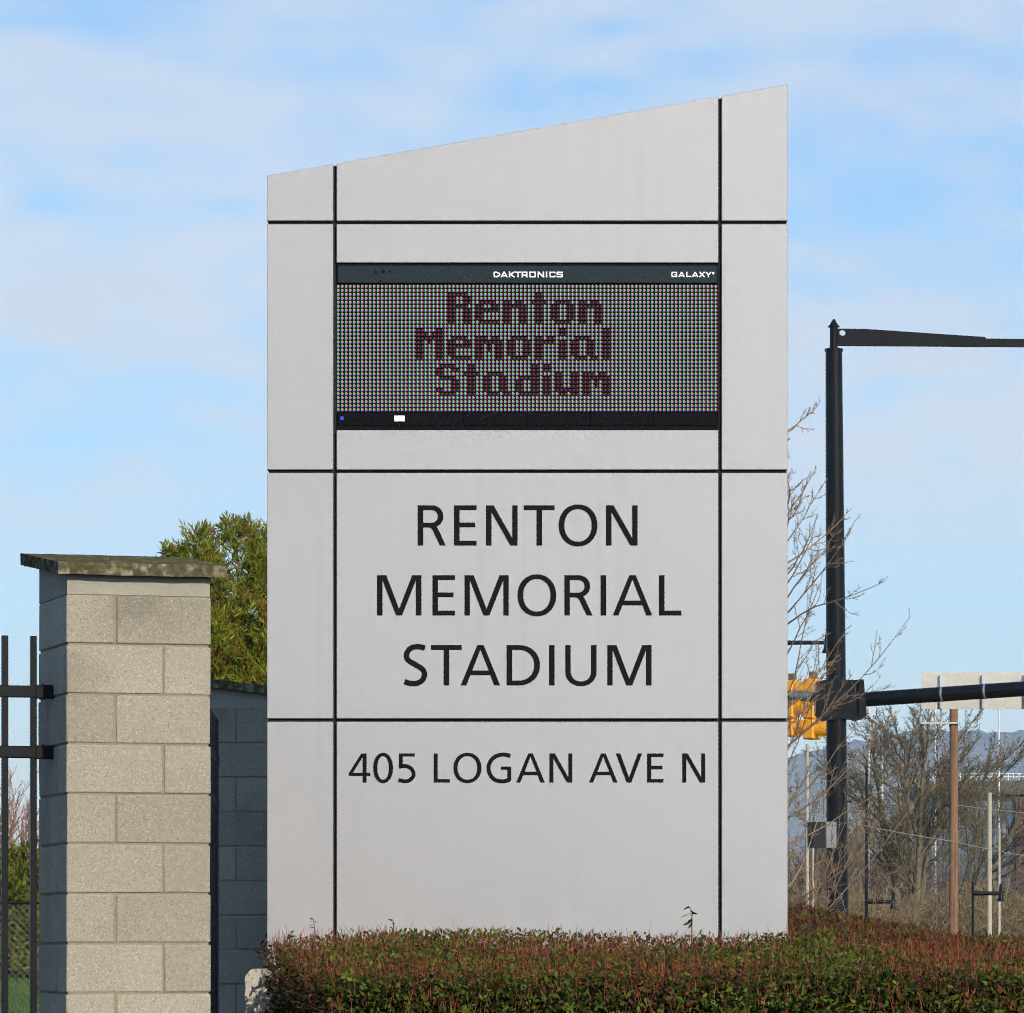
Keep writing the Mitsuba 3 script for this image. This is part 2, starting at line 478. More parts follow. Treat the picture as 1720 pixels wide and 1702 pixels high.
G = {
    'E': unary_union([Rr(0, 0, 44, 320), Rr(0, 282, 179, 320), Rr(0, 146, 167, 183), Rr(0, 0, 179, 38)]),
    'N': Polygon([(0, 0), (0, 320), (60, 320), (208, 60), (208, 320), (251, 320), (251, 0), (193, 0), (44, 263), (44, 0)]),
    'T': unary_union([Rr(0, 282, 244, 320), Rr(100, 0, 144, 300)]),
    'O': oval(153.5, 160, 153.5, 166.5).difference(oval(153.5, 160, 108, 129)),
    'M': Polygon([(0, 0), (0, 320), (73, 320), (175, 53), (278, 320), (352, 320), (352, 0), (308, 0), (308, 278), (198, 0), (150, 0), (43, 278), (43, 0)]),
    'I': Rr(0, 0, 44, 320),
    'A': Polygon([(0, 0), (132, 320), (183, 320), (314, 0), (266, 0), (236, 81), (77, 81), (46, 0)], [[(93, 118), (157, 283), (223, 118)]]),
    'L': unary_union([Rr(0, 0, 44, 320), Rr(0, 0, 177, 38)]),
    'D': unary_union([Rr(0, 0, 100, 320), oval(95, 160, 170, 160)]).intersection(Rr(0, 0, 400, 400)).difference(unary_union([Rr(44, 38, 97, 282), oval(95, 160, 124, 122).intersection(Rr(44, 0, 400, 400))])),
    'U': unary_union([Rr(0, 110, 44, 320), Rr(205, 110, 249, 320), oval(124.5, 110, 124.5, 116).difference(oval(124.5, 110, 80.5, 78)).intersection(Rr(-10, -50, 300, 110))]),
    'R': unary_union([Rr(0, 0, 44, 320), unary_union([Rr(0, 143, 110, 320), oval(108, 231.5, 96, 88.5)]).intersection(Rr(0, 100, 400, 400)).difference(unary_union([Rr(44, 181, 106, 282), oval(106, 231.5, 54, 50.5).intersection(Rr(44, 0, 400, 400))])),
                      Polygon([(70, 150), (136, 162), (158, 141), (176, 104), (224, 0), (177, 0), (134, 90), (118, 124), (102, 140), (80, 146)])]),
    'S': stroke([(170, 295), (140, 304), (105, 307), (62, 298), (32, 270), (22, 235), (38, 199), (92, 165), (146, 131), (166, 90), (152, 47), (115, 20), (75, 14), (40, 19), (6, 30)], 43),
    '4': Polygon([(0, 73), (0, 104), (137, 320), (196, 320), (196, 106), (235, 106), (235, 73), (196, 73), (196, 0), (151, 0), (151, 73)], [[(45, 106), (151, 277), (151, 106)]]),
    '0': oval(109, 160, 109, 166.5, 2.1).difference(oval(109, 160, 63, 129, 2.1)),
    '5': unary_union([Rr(6, 286, 180, 320), Rr(6, 160, 48, 320), stroke([(6, 172), (55, 182), (100, 176), (145, 147), (166, 100), (152, 52), (110, 21), (60, 15), (0, 30)], 42)]),
    'G': unary_union([stroke([(262, 290), (215, 304), (165, 306), (98, 285), (45, 235), (23, 160), (42, 85), (92, 32), (160, 14), (210, 17), (252, 30)], 44), Rr(229, 18, 271, 175), Rr(159, 140, 271, 175)]),
    'V': Polygon([(0, 320), (49, 320), (146, 56), (243, 320), (290, 320), (171, 0), (119, 0)]),
}
ROWS = [
    (916.9, 67.7, [('R', 701.5), ('E', 762.7), ('N', 816.4), ('T', 879.9), ('O', 938.4), ('N', 1017.9)]),
    (1034.3, 67.7, [('M', 633.4), ('E', 726.3), ('M', 780.2), ('O', 869.2), ('R', 947.9), ('I', 1008.8), ('A', 1029.1), ('L', 1106.8)]),
    (1151.7, 67.7, [('S', 678.0), ('T', 724.0), ('A', 773.7), ('D', 850.9), ('I', 922.3), ('U', 949.4), ('M', 1020.0)]),
    (1314.9, 49.0, [('4', 585.9), ('0', 626.8), ('5', 669.3), ('L', 728.6), ('O', 761.6), ('G', 817.0), ('A', 867.0), ('N', 922.7), ('A', 989.3), ('V', 1034.2), ('E', 1087.0), ('N', 1145.9)]),
]
for base, cap, row in ROWS:
    s = cap / 320 / K
    for ch, px in row:
        g = affinity.affine_transform(G[ch], [s, 0, 0, s, sx(px), sz(base)])
        m = extr(g, 0.003)
        m.apply_translation([0, SY - 0.0035, 0])
        add(SIGN + '__letter', m, 'mat_letter')

# the message board
DISP = SIGN + '__message_board'


def slab(x0, x1, y0, y1, front, back):
    return box(sx(x0), sx(x1), SY + front, SY + back, sz(y1), sz(y0))


add(DISP, cat_mesh([slab(566, 1206, 442, 446.5, 0.012, 0.06), slab(566, 1206, 714.5, 722.4, 0.012, 0.06), slab(566, 1206, 446.5, 714.5, 0.03, 0.2)]), 'mat_display_black')
add(DISP + '__header', bevel_box(sx(567), sx(1205), SY + 0.004, SY + 0.03, sz(475.5), sz(446.5), 0.002), 'mat_display_header')
add(DISP + '__footer', cat_mesh([bevel_box(sx(a), sx(b), SY + 0.006, SY + 0.03, sz(714.5), sz(692.5), 0.0015) for a, b in ((567, 673), (673.5, 779), (779.5, 885), (885.5, 991.5), (992, 1098), (1098.5, 1205))]), 'mat_display_black')
add(DISP + '__screen', slab(567, 1205, 475.8, 692.2, 0.018, 0.03), 'mat_display_face')
PITCH, C0, R0 = 6.68, 568.4, 480.7
add(DISP + '__louvers', cat_mesh([slab(567, 1205, R0 + PITCH * (r - 0.5) - 0.35, R0 + PITCH * (r - 0.5) + 0.35, 0.010, 0.018) for r in range(33)]), 'mat_display_face')
stuff(DISP + '__louvers')

FONT = {   # the characters of the board: first column, first row, rows
    'Renton': [(28, 2, ['#####.', '##..##', '##..##', '#####.', '##..##', '##..##', '##..##', '##..##']),
               (35, 4, ['.####.', '##..##', '######', '##....', '##....', '.#####']),
               (42, 4, ['##.##.', '######', '##..##', '##..##', '##..##', '##..##']),
               (49, 2, ['.##.', '.##.', '####', '.##.', '.##.', '.##.', '.##.', '.##.']),
               (54, 4, ['.####.', '##..##', '##..##', '##..##', '##..##', '.####.']),
               (61, 4, ['##.##.', '######', '##..##', '##..##', '##..##', '##..##'])],
    'Memorial': [(20, 11, ['##...##', '###.###', '#######', '##.#.##', '##...##', '##...##', '##...##', '##...##']),
                 (28, 13, ['.####.', '##..##', '######', '##....', '##....', '.#####']),
                 (35, 13, ['###.##.', '#######', '##.#.##', '##.#.##', '##...##', '##...##']),
                 (43, 13, ['.####.', '##..##', '##..##', '##..##', '##..##', '.####.']),
                 (50, 13, ['##.##', '#####', '##...', '##...', '##...', '##...']),
                 (56, 11, ['##', '##', '..', '##', '##', '##', '##', '##']),
                 (59, 13, ['.####..', '##..##.', '##..##.', '##..##.', '##..##.', '.###.##']),
                 (67, 11, ['##'] * 8)],
    'Stadium': [(25, 20, ['.####.', '##..##', '##....', '.####.', '....##', '....##', '##..##', '.####.']),
                (32, 20, ['.##.', '.##.', '####', '.##.', '.##.', '.##.', '.##.', '.##.']),
                (37, 22, ['.####..', '##..##.', '##..##.', '##..##.', '##..##.', '.###.##']),
                (45, 20, ['....##', '....##', '....##', '.#####', '##..##', '##..##', '##..##', '.#####']),
                (52, 20, ['##', '##', '..', '##', '##', '##', '##', '##']),
                (55, 22, ['##..##', '##..##', '##..##', '##..##', '######', '.##.##']),
                (62, 22, ['###.##.', '#######', '##.#.##', '##.#.##', '##...##', '##...##'])],
}
text = np.zeros((32, 96), bool)
for chars in FONT.values():
    for c0, r0, rows in chars:
        for r, line in enumerate(rows):
            for c, x in enumerate(line):
                text[r0 + r, c0 + c] |= x == '#'


def lamps(mask, dx, dy, rad):
    """one low dome per pixel of the mask"""
    rr, cc = np.nonzero(mask)
    a = np.arange(6) * np.pi / 3
    ring = np.stack([np.cos(a) * rad, a * 0 + 0.0045, np.sin(a) * rad], 1)
    ring2 = np.stack([np.cos(a) * rad * 0.6, a * 0 + 0.001, np.sin(a) * rad * 0.6], 1)
    one = np.vstack([ring, ring2, [[0, 0, 0]]])
    i = np.arange(6)
    j = (i + 1) % 6
    f = np.vstack([np.stack([i, j, j + 6], 1), np.stack([i, j + 6, i + 6], 1), np.stack([i + 6, j + 6, i * 0 + 12], 1)])
    o = np.stack([(C0 + PITCH * cc + dx - CX) / K, np.full(len(cc), SY + 0.0132), EYE + (HOR - (R0 + PITCH * rr + dy)) / K], 1)
    v = (o[:, None] + one[None]).reshape(-1, 3)
    return trimesh.Trimesh(v, (f[None] + (np.arange(len(o)) * 13)[:, None, None]).reshape(-1, 3), process=False)


LED = [('green_lamps', ~text, -0.8, -1.25, (0.056, 0.25, 0.055), 0.0046), ('blue_lamps', ~text, -0.8, 1.25, (0.070, 0.100, 0.30), 0.0046),
       ('red_lamps', ~text, 1.05, 0.0, (0.24, 0.028, 0.034), 0.0046), ('dim_red_lamps', text, 0.9, 0.2, (0.125, 0.003, 0.018), 0.0042)]
for nm, mask, dx, dy, col, rad in LED:
    k = add(f'{DISP}__{nm}', lamps(mask, dx, dy, rad), {'type': 'diffuse', 'reflectance': rgb(0.06, 0.06, 0.06)})
    scene[k]['emitter'] = {'type': 'area', 'radiance': rgb(*col)}
    stuff(k)

# maker's names on the header, in square strokes
B = {
    'D': [[(15, 15), (70, 15), (125, 45), (125, 75), (70, 105), (15, 105), (15, 15)]],
    'A': [[(8, 0), (65, 108), (75, 108), (132, 0)], [(38, 34), (102, 34)]],
    'K': [[(15, 0), (15, 120)], [(120, 120), (40, 60), (120, 0)]],
    'T': [[(0, 105), (120, 105)], [(60, 105), (60, 0)]],
    'R': [[(15, 0), (15, 105), (108, 105), (108, 48), (15, 48)], [(70, 48), (122, 0)]],
    'O': [[(15, 15), (125, 15), (125, 105), (15, 105), (15, 15)]],
    'N': [[(15, 0), (15, 120)], [(15, 112), (120, 8)], [(120, 0), (120, 120)]],
    'I': [[(15, 0), (15, 120)]],
    'C': [[(112, 82), (112, 105), (15, 105), (15, 15), (112, 15), (112, 38)]],
    'S': [[(116, 88), (116, 105), (15, 105), (15, 62), (116, 58), (116, 15), (15, 15), (15, 32)]],
    'G': [[(118, 85), (118, 105), (15, 105), (15, 15), (118, 15), (118, 58), (72, 58)]],
    'L': [[(15, 120), (15, 15), (115, 15)]],
    'X': [[(6, 120), (124, 0)], [(124, 120), (6, 0)]],
    'Y': [[(6, 120), (65, 52), (124, 120)], [(65, 52), (65, 0)]],
}
W = [('D', 829.0), ('A', 841.1), ('K', 854.6), ('T', 865.2), ('R', 876.1), ('O', 888.8), ('N', 903.0), ('I', 916.8), ('C', 922.7), ('S', 934.9)]
W2 = [('G', 1127.6), ('A', 1139.7), ('L', 1152.5), ('A', 1162.4), ('X', 1174.3), ('Y', 1185.1)]
for row, top, bot in ((W, 456.4, 466.2), (W2, 456.8, 465.8)):
    s = (bot - top) / 120 / K
    for ch, px in row:
        g = unary_union([LineString(l).buffer(13.5, cap_style=2, join_style=2 if ch in 'KNXYATL' else 1) for l in B[ch]])
        g = g.intersection(sbox(-5, 0, 150, 120))
        m = extr(affinity.affine_transform(g, [s, 0, 0, s, sx(px), sz(bot)]), 0.001)
        m.apply_translation([0, SY + 0.0028, 0])
        add(DISP + '__letter', m, 'mat_white_print')
reg = extr(Point(sx(1197.9), sz(459.0)).buffer(2.1 / K), 0.001)
reg.apply_translation([0, SY + 0.0028, 0])
add(DISP + '__trade_mark', reg, 'mat_white_print')
add(DISP + '__sticker', bevel_box(sx(662), sx(680), SY + 0.0045, SY + 0.007, sz(708), sz(698.3), 0.0006), 'mat_white_print')
bl = extr(Point(sx(574.4), sz(702.7)).buffer(3.4 / K), 0.002)
bl.apply_translation([0, SY + 0.0045, 0])
add(DISP + '__blue_button', bl, 'mat_blue')
for px, py, r in ((631, 457, 2.2), (643.5, 456.2, 2.9), (655, 456.2, 2.2), (639, 472.5, 1.4)):
    h = extr(Point(sx(px), sz(py)).buffer(r / K), 0.004)
    h.apply_translation([0, SY + 0.001, 0])
    add(DISP + '__sensor', h, 'mat_display_black')


# ------------------------------------------------------------------ block pillars
def rough_block(x0, x1, y0, y1, z0, z1, seed):
    """a concrete block with worn arrises"""
    r = np.random.default_rng(seed)
    m = bevel_box(x0, x1, y0, y1, z0, z1, 0.0035)
    m.vertices += r.uniform(-0.0012, 0.0012, m.vertices.shape)
    return m


def pillar(key, origin, theta, top, cap_dir, cap_low, seed, back=0.0):
    """local frame: x along the front, y into the depth; origin is the front left corner"""
    tr = trimesh.transformations.rotation_matrix(math.radians(theta), [0, 0, 1])
    tr[:3, 3] = [origin[0], origin[1], 0]
    S, J, C = 0.6, 0.0095, 0.2035
    A = [(0, .197, 0, .397), (.197 + J, S, 0, .197), (.397 + J, S, .197 + J, S), (0, .397, .397 + J, S)]
    Bc = [(0, .397, 0, .197), (.397 + J, S, 0, .397), (.197 + J, S, .397 + J, S), (0, .197, .197 + J, S)]
    r = np.random.default_rng(seed)
    n = int(top / C) + 1
    for i in range(n):
        z1, z0 = top - i * C, top - (i + 1) * C + J
        for q, (x0, x1, y0, y1) in enumerate(A if i % 2 == 0 else Bc):
            d = r.uniform(-0.0015, 0.0015, 2)
            m = rough_block(x0, x1, y0, y1, z0, z1, seed * 1000 + i * 4 + q)
            m.apply_translation([d[0], d[1], 0])
            m.apply_transform(tr)
            add(key + '__block', m, ['mat_block', 'mat_block_light', 'mat_block_dark'][int(r.integers(3))])
    m = box(.007, S - .007, .007, S - .007, -0.1, top + 0.004)
    m.apply_transform(tr)
    add(key + '__mortar', m, 'mat_mortar')
    # smooth wedge course under a tilted slab; height rises along cap_dir (local unit vector)
    sl = math.tan(math.radians(6.9))

    def zc(x, y):
        return cap_low + sl * ((x - .3) * cap_dir[0] + (y - .3) * cap_dir[1] + .3)
    pts = [(x, y, z) for x in (0.002, S - .002) for y in (0.002, S - .002) for z in (top + 0.0045, zc(x, y) + 0.002)]
    m = trimesh.convex.convex_hull(np.array(pts))
    m.apply_transform(tr)
    add(key + '__wedge_course', m, 'mat_concrete')
    o = 0.045
    nx = 26
    u = np.linspace(-o, S + o, nx)
    g = trimesh.creation.box(extents=[S + 2 * o, S + 2 * o, 0.05])
    for _ in range(4):
        g = g.subdivide()
    v = g.vertices * np.array([(S + 2 * o + .012) / (S + 2 * o), (S + 2 * o + back) / (S + 2 * o), 1]) + np.array([S / 2 + .006, S / 2 + back / 2, 0.025])
    e = 0.007 * (meshkit.fbm(v * 25 + seed, 3, seed=seed) - 0.5)[:, None] * np.array([1, 1, 0.7])
    v = v + e * np.sign(v - np.array([S / 2, S / 2, 0.025]))
    v[:, 2] += zc(v[:, 0], v[:, 1])
    g = trimesh.Trimesh(v, g.faces, process=False)
    g.apply_transform(tr)
    add(key + '__cap_slab', g, 'mat_cap', 50)


P1 = thing('gate_pillar', 'sunlit tan concrete block pillar with mossy tilted cap slab beside the black fence', 'pillar')
c1 = at(112, 1600, 19.4)
pillar(P1, (c1[0], c1[1]), 16.6, 3.056, (0, 1), 3.143, 3, back=0.13)
P2 = thing('gate_pillar', 'dark shaded concrete block pillar half hidden between the sunlit pillar and the sign', 'pillar')
c2 = at(339, 1600, 28.12)
pillar(P2, (c2[0], c2[1]), 0, 3.034, (-1, 0), 3.096, 4)


# ------------------------------------------------------------------ black steel fences
def fence(key, p0, p1, zs, top, n, first, step, pk, rail_h=0.049, bracket=True):
    """rails from p0 towards p1 (x, y), pickets through them"""
    p0, p1 = np.array(p0, float), np.array(p1, float)
    d = (p1 - p0) / np.linalg.norm(p1 - p0)
    L = np.linalg.norm(p1 - p0)
    tr = np.eye(4)
    tr[:2, 0], tr[:2, 1], tr[:2, 3] = d, [-d[1], d[0]], p0

    def put(nm, m):
        m.apply_transform(tr)
        add(key + '__' + nm, m, 'mat_black_steel')
    for z in zs:
        # a channel: web and two flanges
        put('rail', cat_mesh([bevel_box(0, L, -0.019, 0.019, z - rail_h / 2, z + rail_h / 2, 0.003), box(0, L, -0.021, 0.021, z - rail_h / 2 + 0.004, z - rail_h / 2 + 0.011)]))
        if bracket:
            put('bracket', bevel_box(-0.004, 0.075, -0.024, 0.024, z - rail_h / 2 - 0.003, z + rail_h / 2 + 0.003, 0.003))
            put('bolt', lathe([(0, 0), (0.006, 0), (0.006, 0.004), (0, 0.006)], (0.04, 0.0, z + rail_h / 2 + 0.003), 8))
    for i in range(n):
        x = first + i * step
        put('picket', bevel_box(x - pk / 2, x + pk / 2, -pk / 2, pk / 2, 0.12, top, 0.002))


u1 = np.array([math.cos(math.radians(16.6)), math.sin(math.radians(16.6))])
w1 = np.array([-u1[1], u1[0]])
start = np.array(c1[:2]) + w1 * 0.30 - u1 * 0.0
FN = thing('steel_fence', 'black steel picket fence at the left edge, fixed to the sunlit pillar', 'fence')
fence(FN, start, start - u1 * 1.9, [1.6 + 440 / 409, 1.6 + 338 / 409, 0.32], 1.6 + 534 / 409, 15, 0.080, 0.1195, 0.0255)
FN2 = thing('steel_fence', 'black steel fence between the two block pillars, seen end on', 'fence')
fence(FN2, (-1.722, 27.62), (-1.52, 20.35), [1.6 + 322 / 290, 1.6 + 250 / 290, 0.32], 1.6 + 390 / 290, 58, 0.02, 0.1235, 0.042, bracket=True)

# chain link fence behind
CL = thing('chain_link_fence', 'chain link fence with black top rail on the lawn behind the picket fence', 'fence')
CY = 47.0
xa, xb = at(-70, 0, CY)[0], at(330, 0, CY)[0]
zt = EYE + (HOR - 1517) / F * CY
add(CL + '__top_rail', rod([xa, CY, zt], [xb, CY, zt], 0.016, sides=10), 'mat_black_steel')
for px in (-60, 90, 240):
    p = at(px, 0, CY)
    add(CL + '__post', rod([p[0], CY, 0.6], [p[0], CY, zt + 0.05], 0.022, sides=10), 'mat_black_steel')
wires, dg = [], 0.072
zb = 0.86
for s in (1, -1):
    for x in np.arange(xa - 1.3, xb + 1.3, dg):
        z = np.linspace(zb, zt, 34)
        xx = x + s * (z - zb)
        ok = (xx > xa) & (xx < xb)
        if ok.sum() > 3:
            wires.append((np.stack([xx, CY + 0.004 * np.sin(np.arange(34) * np.pi + (s > 0) * np.pi), z], 1)[ok], 0.0032))
add(CL + '__wire_mesh', tubes(wires, 3), 'mat_chain')
stuff(CL + '__wire_mesh')


# ------------------------------------------------------------------ plants: generators
def rand_dirs(r, n):
    v = r.normal(size=(n, 3))
    return v / np.linalg.norm(v, axis=1, keepdims=True)


def leaves(r, pos, direction, length, width, col, curl=0.25, simple=False):
    """one six sided leaf per position; arrays; col (n, 3)"""
    n = len(pos)
    d = direction / (np.linalg.norm(direction, axis=1, keepdims=True) + 1e-9)
    side = np.cross(d, r.normal(size=(n, 3)))
    side /= np.linalg.norm(side, axis=1, keepdims=True) + 1e-9
    up = np.cross(side, d)
    L, Wd = length[:, None], width[:, None]
    if simple:
        c = np.array([[0, 0, 0], [.4, .5, .06], [1, 0, -.1], [.4, -.5, .06]])
        v = pos[:, None] + d[:, None] * (c[None, :, :1] * L[:, None]) + side[:, None] * (c[None, :, 1:2] * Wd[:, None]) + up[:, None] * (c[None, :, 2:] * L[:, None] * curl * 2)
        f = np.array([[0, 1, 3], [1, 2, 3]])
        return trimesh.Trimesh(v.reshape(-1, 3), (f[None] + (np.arange(n) * 4)[:, None, None]).reshape(-1, 3), process=False), np.repeat(col, 4, axis=0)
    c = np.array([[0, 0, 0], [.3, .42, .10], [.68, .34, .04], [1, 0, -.12], [.68, -.34, .04], [.3, -.42, .10]])
    v = pos[:, None] + d[:, None] * (c[None, :, :1] * L[:, None]) + side[:, None] * (c[None, :, 1:2] * Wd[:, None] * 1.15) + up[:, None] * ((c[None, :, 2:] + 0) * L[:, None] * curl * 2)
    f = np.array([[0, 1, 5], [1, 2, 4], [1, 4, 5], [2, 3, 4]])
    F_ = (f[None] + (np.arange(n) * 6)[:, None, None]).reshape(-1, 3)
    return trimesh.Trimesh(v.reshape(-1, 3), F_, process=False), np.repeat(col, 6, axis=0)


def unit(v):
    return v / (np.linalg.norm(v, axis=-1, keepdims=True) + 1e-12)


def grow(r, starts, spec):
    """All branches of a tree, level by level: a list of (points (m, n, 3), radii (m, n)). Branches wander and bend upwards."""
    p = np.array([q[0] for q in starts], float)
    d = unit(np.array([q[1] for q in starts], float))
    L, rad = np.array([q[2] for q in starts], float), np.array([q[3] for q in starts], float)
    out, last = [], len(spec['kids'])
    for lev in range(last + 1):
        n, m = spec['seg'][lev], len(p)
        pts = [p]
        for i in range(n):
            d = unit(d + r.normal(size=(m, 3)) * spec['wob'][lev] + [0, 0, spec['trop'][lev]])
            pts.append(pts[-1] + d * (L / n)[:, None])
        pts = np.stack(pts, 1)
        end = np.maximum(rad * spec['taper'][lev], spec['rmin'] * 0.8)
        rr = rad[:, None] + (end - rad)[:, None] * np.linspace(0, 1, n + 1)[None]
        out.append((pts, rr))
        if lev == last:
            break
        k, t0 = spec['kids'][lev], spec['from'][lev]
        t = t0 + (1 - t0) * (np.arange(k)[None] + r.uniform(size=(m, k))) / k
        x = t * n
        i = np.minimum(x.astype(int), n - 1)
        row = np.arange(m)[:, None]
        a, b = pts[row, i], pts[row, i + 1]
        q = a + (b - a) * (x - i)[..., None]
        ax = unit(b - a)
        side = unit(np.cross(ax, r.normal(size=ax.shape)))
        ang = np.radians(spec['ang'][lev] * r.uniform(0.7, 1.3, (m, k)))[..., None]
        dd = ax * np.cos(ang) + side * np.sin(ang)
        vary = spec.get('vary', (.65, 1.2)) if lev == 0 else (.65, 1.2)
        l2 = L[:, None] * spec['len'][lev] * r.uniform(*vary, (m, k)) * (1.15 - spec.get('fall', 0.6) * t)
        r2 = np.maximum(np.minimum(rr[row, i] * 0.75, rad[:, None] * spec['rad'][lev]), spec['rmin'])
        ok = r.uniform(size=(m, k)) < 0.9
        p, d, L, rad = q[ok], dd[ok], l2[ok], r2[ok]
    return out


def bare_tree(name, label, cat, starts, spec, col_a, col_b, seed, group=None, trunk_mat='mat_bark'):
    """starts: (point, direction, length, radius). The thick part is the trunk, the rest the crown."""
    r = np.random.default_rng(seed)
    out = grow(r, starts, spec)
    key = thing(name, label, cat, group)
    add(key + '__trunk', tubes(list(zip(*out[0])), 9), trunk_mat, True)
    meshes, cols = [], []
    for lev in range(1, len(out)):
        sides = {1: 6, 2: 4}.get(lev, 3)
        meshes.append(tubes(list(zip(*out[lev])), sides))
        t = r.uniform(0, 1, len(out[lev][0]))[:, None]
        cols.append(np.repeat(np.array(col_a) * (1 - t) + np.array(col_b) * t, out[lev][0].shape[1] * sides, axis=0))
    add(key + '__crown', cat_mesh(meshes), 'mat_twig', True, color=np.vstack(cols))
    return key


# ------------------------------------------------------------------ cedar behind the pillars
def cedar():
    r = np.random.default_rng(21)
    Y0, kk = 37.0, F / 37.0
    key = thing('cedar_tree', 'yellow green cedar tree behind the dark pillar', 'tree')
    base = np.array([at(399, 0, Y0)[0], Y0, 0.4])
    topz = EYE + (HOR - 880) / kk
    add(key + '__trunk', rod(base, [base[0], base[1], topz - 0.5], 0.13, 0.03, 10), 'mat_bark', True)
    # several leaders, each a plume
    plumes = [(0, 0, topz, .62), (-0.30, -.1, topz - .10, .5), (0.26, .1, topz - .06, .5), (-0.50, .2, topz - .22, .5), (-0.72, .05, topz - .5, .5), (0.55, -.1, topz - .22, .55), (0.9, 0.2, topz - .5, .5),
              (-0.2, -.5, topz - .75, .6), (0.35, -.55, topz - .8, .6), (-0.65, -.2, topz - .95, .55), (0.8, -.4, topz - 1.1, .6), (0.1, -.85, topz - 1.7, .65), (-0.55, -.6, topz - 1.7, .6), (0.65, -.8, topz - 1.9, .65),
              (-0.9, 0.1, topz - 1.8, .6), (1.2, 0, topz - 1.8, .65), (0, .6, topz - .8, .7), (-.4, .7, topz - 1.6, .7), (.6, .8, topz - 1.5, .7)]
    pos, ax = [], []
    for px, py, pz, w in plumes:
        n = 2000
        t = r.uniform(0, 1, n) ** 0.8
        hgt = pz - 0.35 if pz > 2.5 else 1.6
        rad = w * (0.13 + 0.87 * np.minimum(1, t * 1.9)) * np.sqrt(r.uniform(0.15, 1, n))
        a = r.uniform(0, 2 * np.pi, n)
        z = pz - t * 1.9
        p = np.stack([base[0] + px + np.cos(a) * rad, base[1] + py + np.sin(a) * rad, z], 1)
        pos.append(p)
        ax.append(np.stack([np.cos(a) * (0.35 + t), np.sin(a) * (0.35 + t), 1.25 - 0.9 * t], 1))
    # lower mass
    n = 3600
    z = r.uniform(0.6, topz - 1.6, n)
    a = r.uniform(0, 2 * np.pi, n)
    rad = 1.55 * np.sqrt(r.uniform(0.35, 1, n)) * (1.0 - 0.12 * (z - 0.6))
    lump = 0.8 + 0.4 * meshkit.noise(np.stack([np.cos(a) * 2.2, np.sin(a) * 2.2, z * 1.7], 1) + 5)
    pos.append(np.stack([base[0] + np.cos(a) * rad * lump, base[1] + np.sin(a) * rad * lump, z], 1))
    ax.append(np.stack([np.cos(a), np.sin(a), 0 * a + 0.35], 1))
    pos, ax = np.vstack(pos), np.vstack(ax)
    ax = ax / np.linalg.norm(ax, axis=1, keepdims=True) + r.normal(size=ax.shape) * 0.38
    ax /= np.linalg.norm(ax, axis=1, keepdims=True)
    # a spray: a fan of narrow leaflets along a drooping axis
    n = len(pos)
    Ls = r.uniform(0.085, 0.18, n)
    side = np.cross(ax, r.normal(size=(n, 3)))
    side /= np.linalg.norm(side, axis=1, keepdims=True)
    tone = np.clip(meshkit.fbm(pos * 2.4, 3, seed=2) + r.normal(size=n) * 0.16, 0, 1)[:, None]
    col = np.array([0.050, 0.080, 0.012]) * (1 - tone) + np.array([0.31, 0.335, 0.038]) * tone
    brown = (r.uniform(size=n) < 0.2)[:, None]
    col = np.where(brown, np.array([0.20, 0.12, 0.025]), col)
    P_, D_, L_, W_, C_ = [], [], [], [], []
    for t, s, l in ((0.0, 0, .55), (.1, .8, .55), (.14, -.8, .55), (.32, .75, .48), (.36, -.75, .48), (.56, .6, .4), (.6, -.6, .4), (.72, 0, .38)):
        P_.append(pos + ax * (Ls * t)[:, None] - np.array([0, 0, 1.0]) * (Ls * t * t * 0.3)[:, None])
        D_.append(ax + side * s + r.normal(size=(n, 3)) * 0.18)
        L_.append(Ls * l * r.uniform(0.8, 1.2, n))
        W_.append(Ls * 0.075 * r.uniform(0.8, 1.3, n))
        C_.append(col * r.uniform(0.8, 1.2, (n, 1)))
    m, c = leaves(r, np.vstack(P_), np.vstack(D_), np.concatenate(L_), np.concatenate(W_), np.vstack(C_), 0.08, simple=True)
    add(key + '__crown', m, 'mat_needle', False, color=c)
    stems = []
    for i in r.choice(n, 900, replace=False):
        q = np.array([base[0] + (pos[i, 0] - base[0]) * .25, base[1] + (pos[i, 1] - base[1]) * .25, pos[i, 2] - 0.25])
        stems.append((np.array([q, (q + pos[i]) / 2 - [0, 0, .03], pos[i]]), np.array([.012, .008, .003])))
    add(key + '__branch', tubes(stems, 4), 'mat_bark', True)
    stuff(key + '__branch')


cedar()

# ------------------------------------------------------------------ bare trees
SPEC_NEAR = dict(seg=[10, 8, 6, 4, 3], wob=[.05, .10, .13, .16, .2], trop=[.02, .07, .07, .06, .05], taper=[.3, .28, .4, .6, .8], rmin=0.0023,
                 fall=.95, vary=(.5, 1.5), kids=[118, 9, 4, 3], ang=[54, 38, 40, 45], len=[.29, .38, .42, .42], rad=[.10, .40, .6, .8], **{'from': [.03, .18, .15, .2]})
t0 = at(1284, 1500, 40.0)
bare_tree('maple_tree', 'leafless young maple with tan twigs reaching out from behind the sign', 'tree', [((t0[0], 40.0, 0.5), (0.02, 0, 1), 5.6, 0.085)],
          SPEC_NEAR, (0.12, 0.088, 0.06), (0.29, 0.21, 0.145), 12)
t1 = at(1880, 1500, 39.0)
bare_tree('maple_tree', 'leafless tree at the right edge with only its twig tips in view', 'tree', [((t1[0], 39.0, 0.5), (0.03, 0, 1), 3.1, 0.05)],
          dict(SPEC_NEAR, kids=[26, 6, 3, 2], len=[.42, .38, .42, .42], ang=[62, 38, 40, 45]), (0.12, 0.088, 0.06), (0.29, 0.21, 0.145), 31)

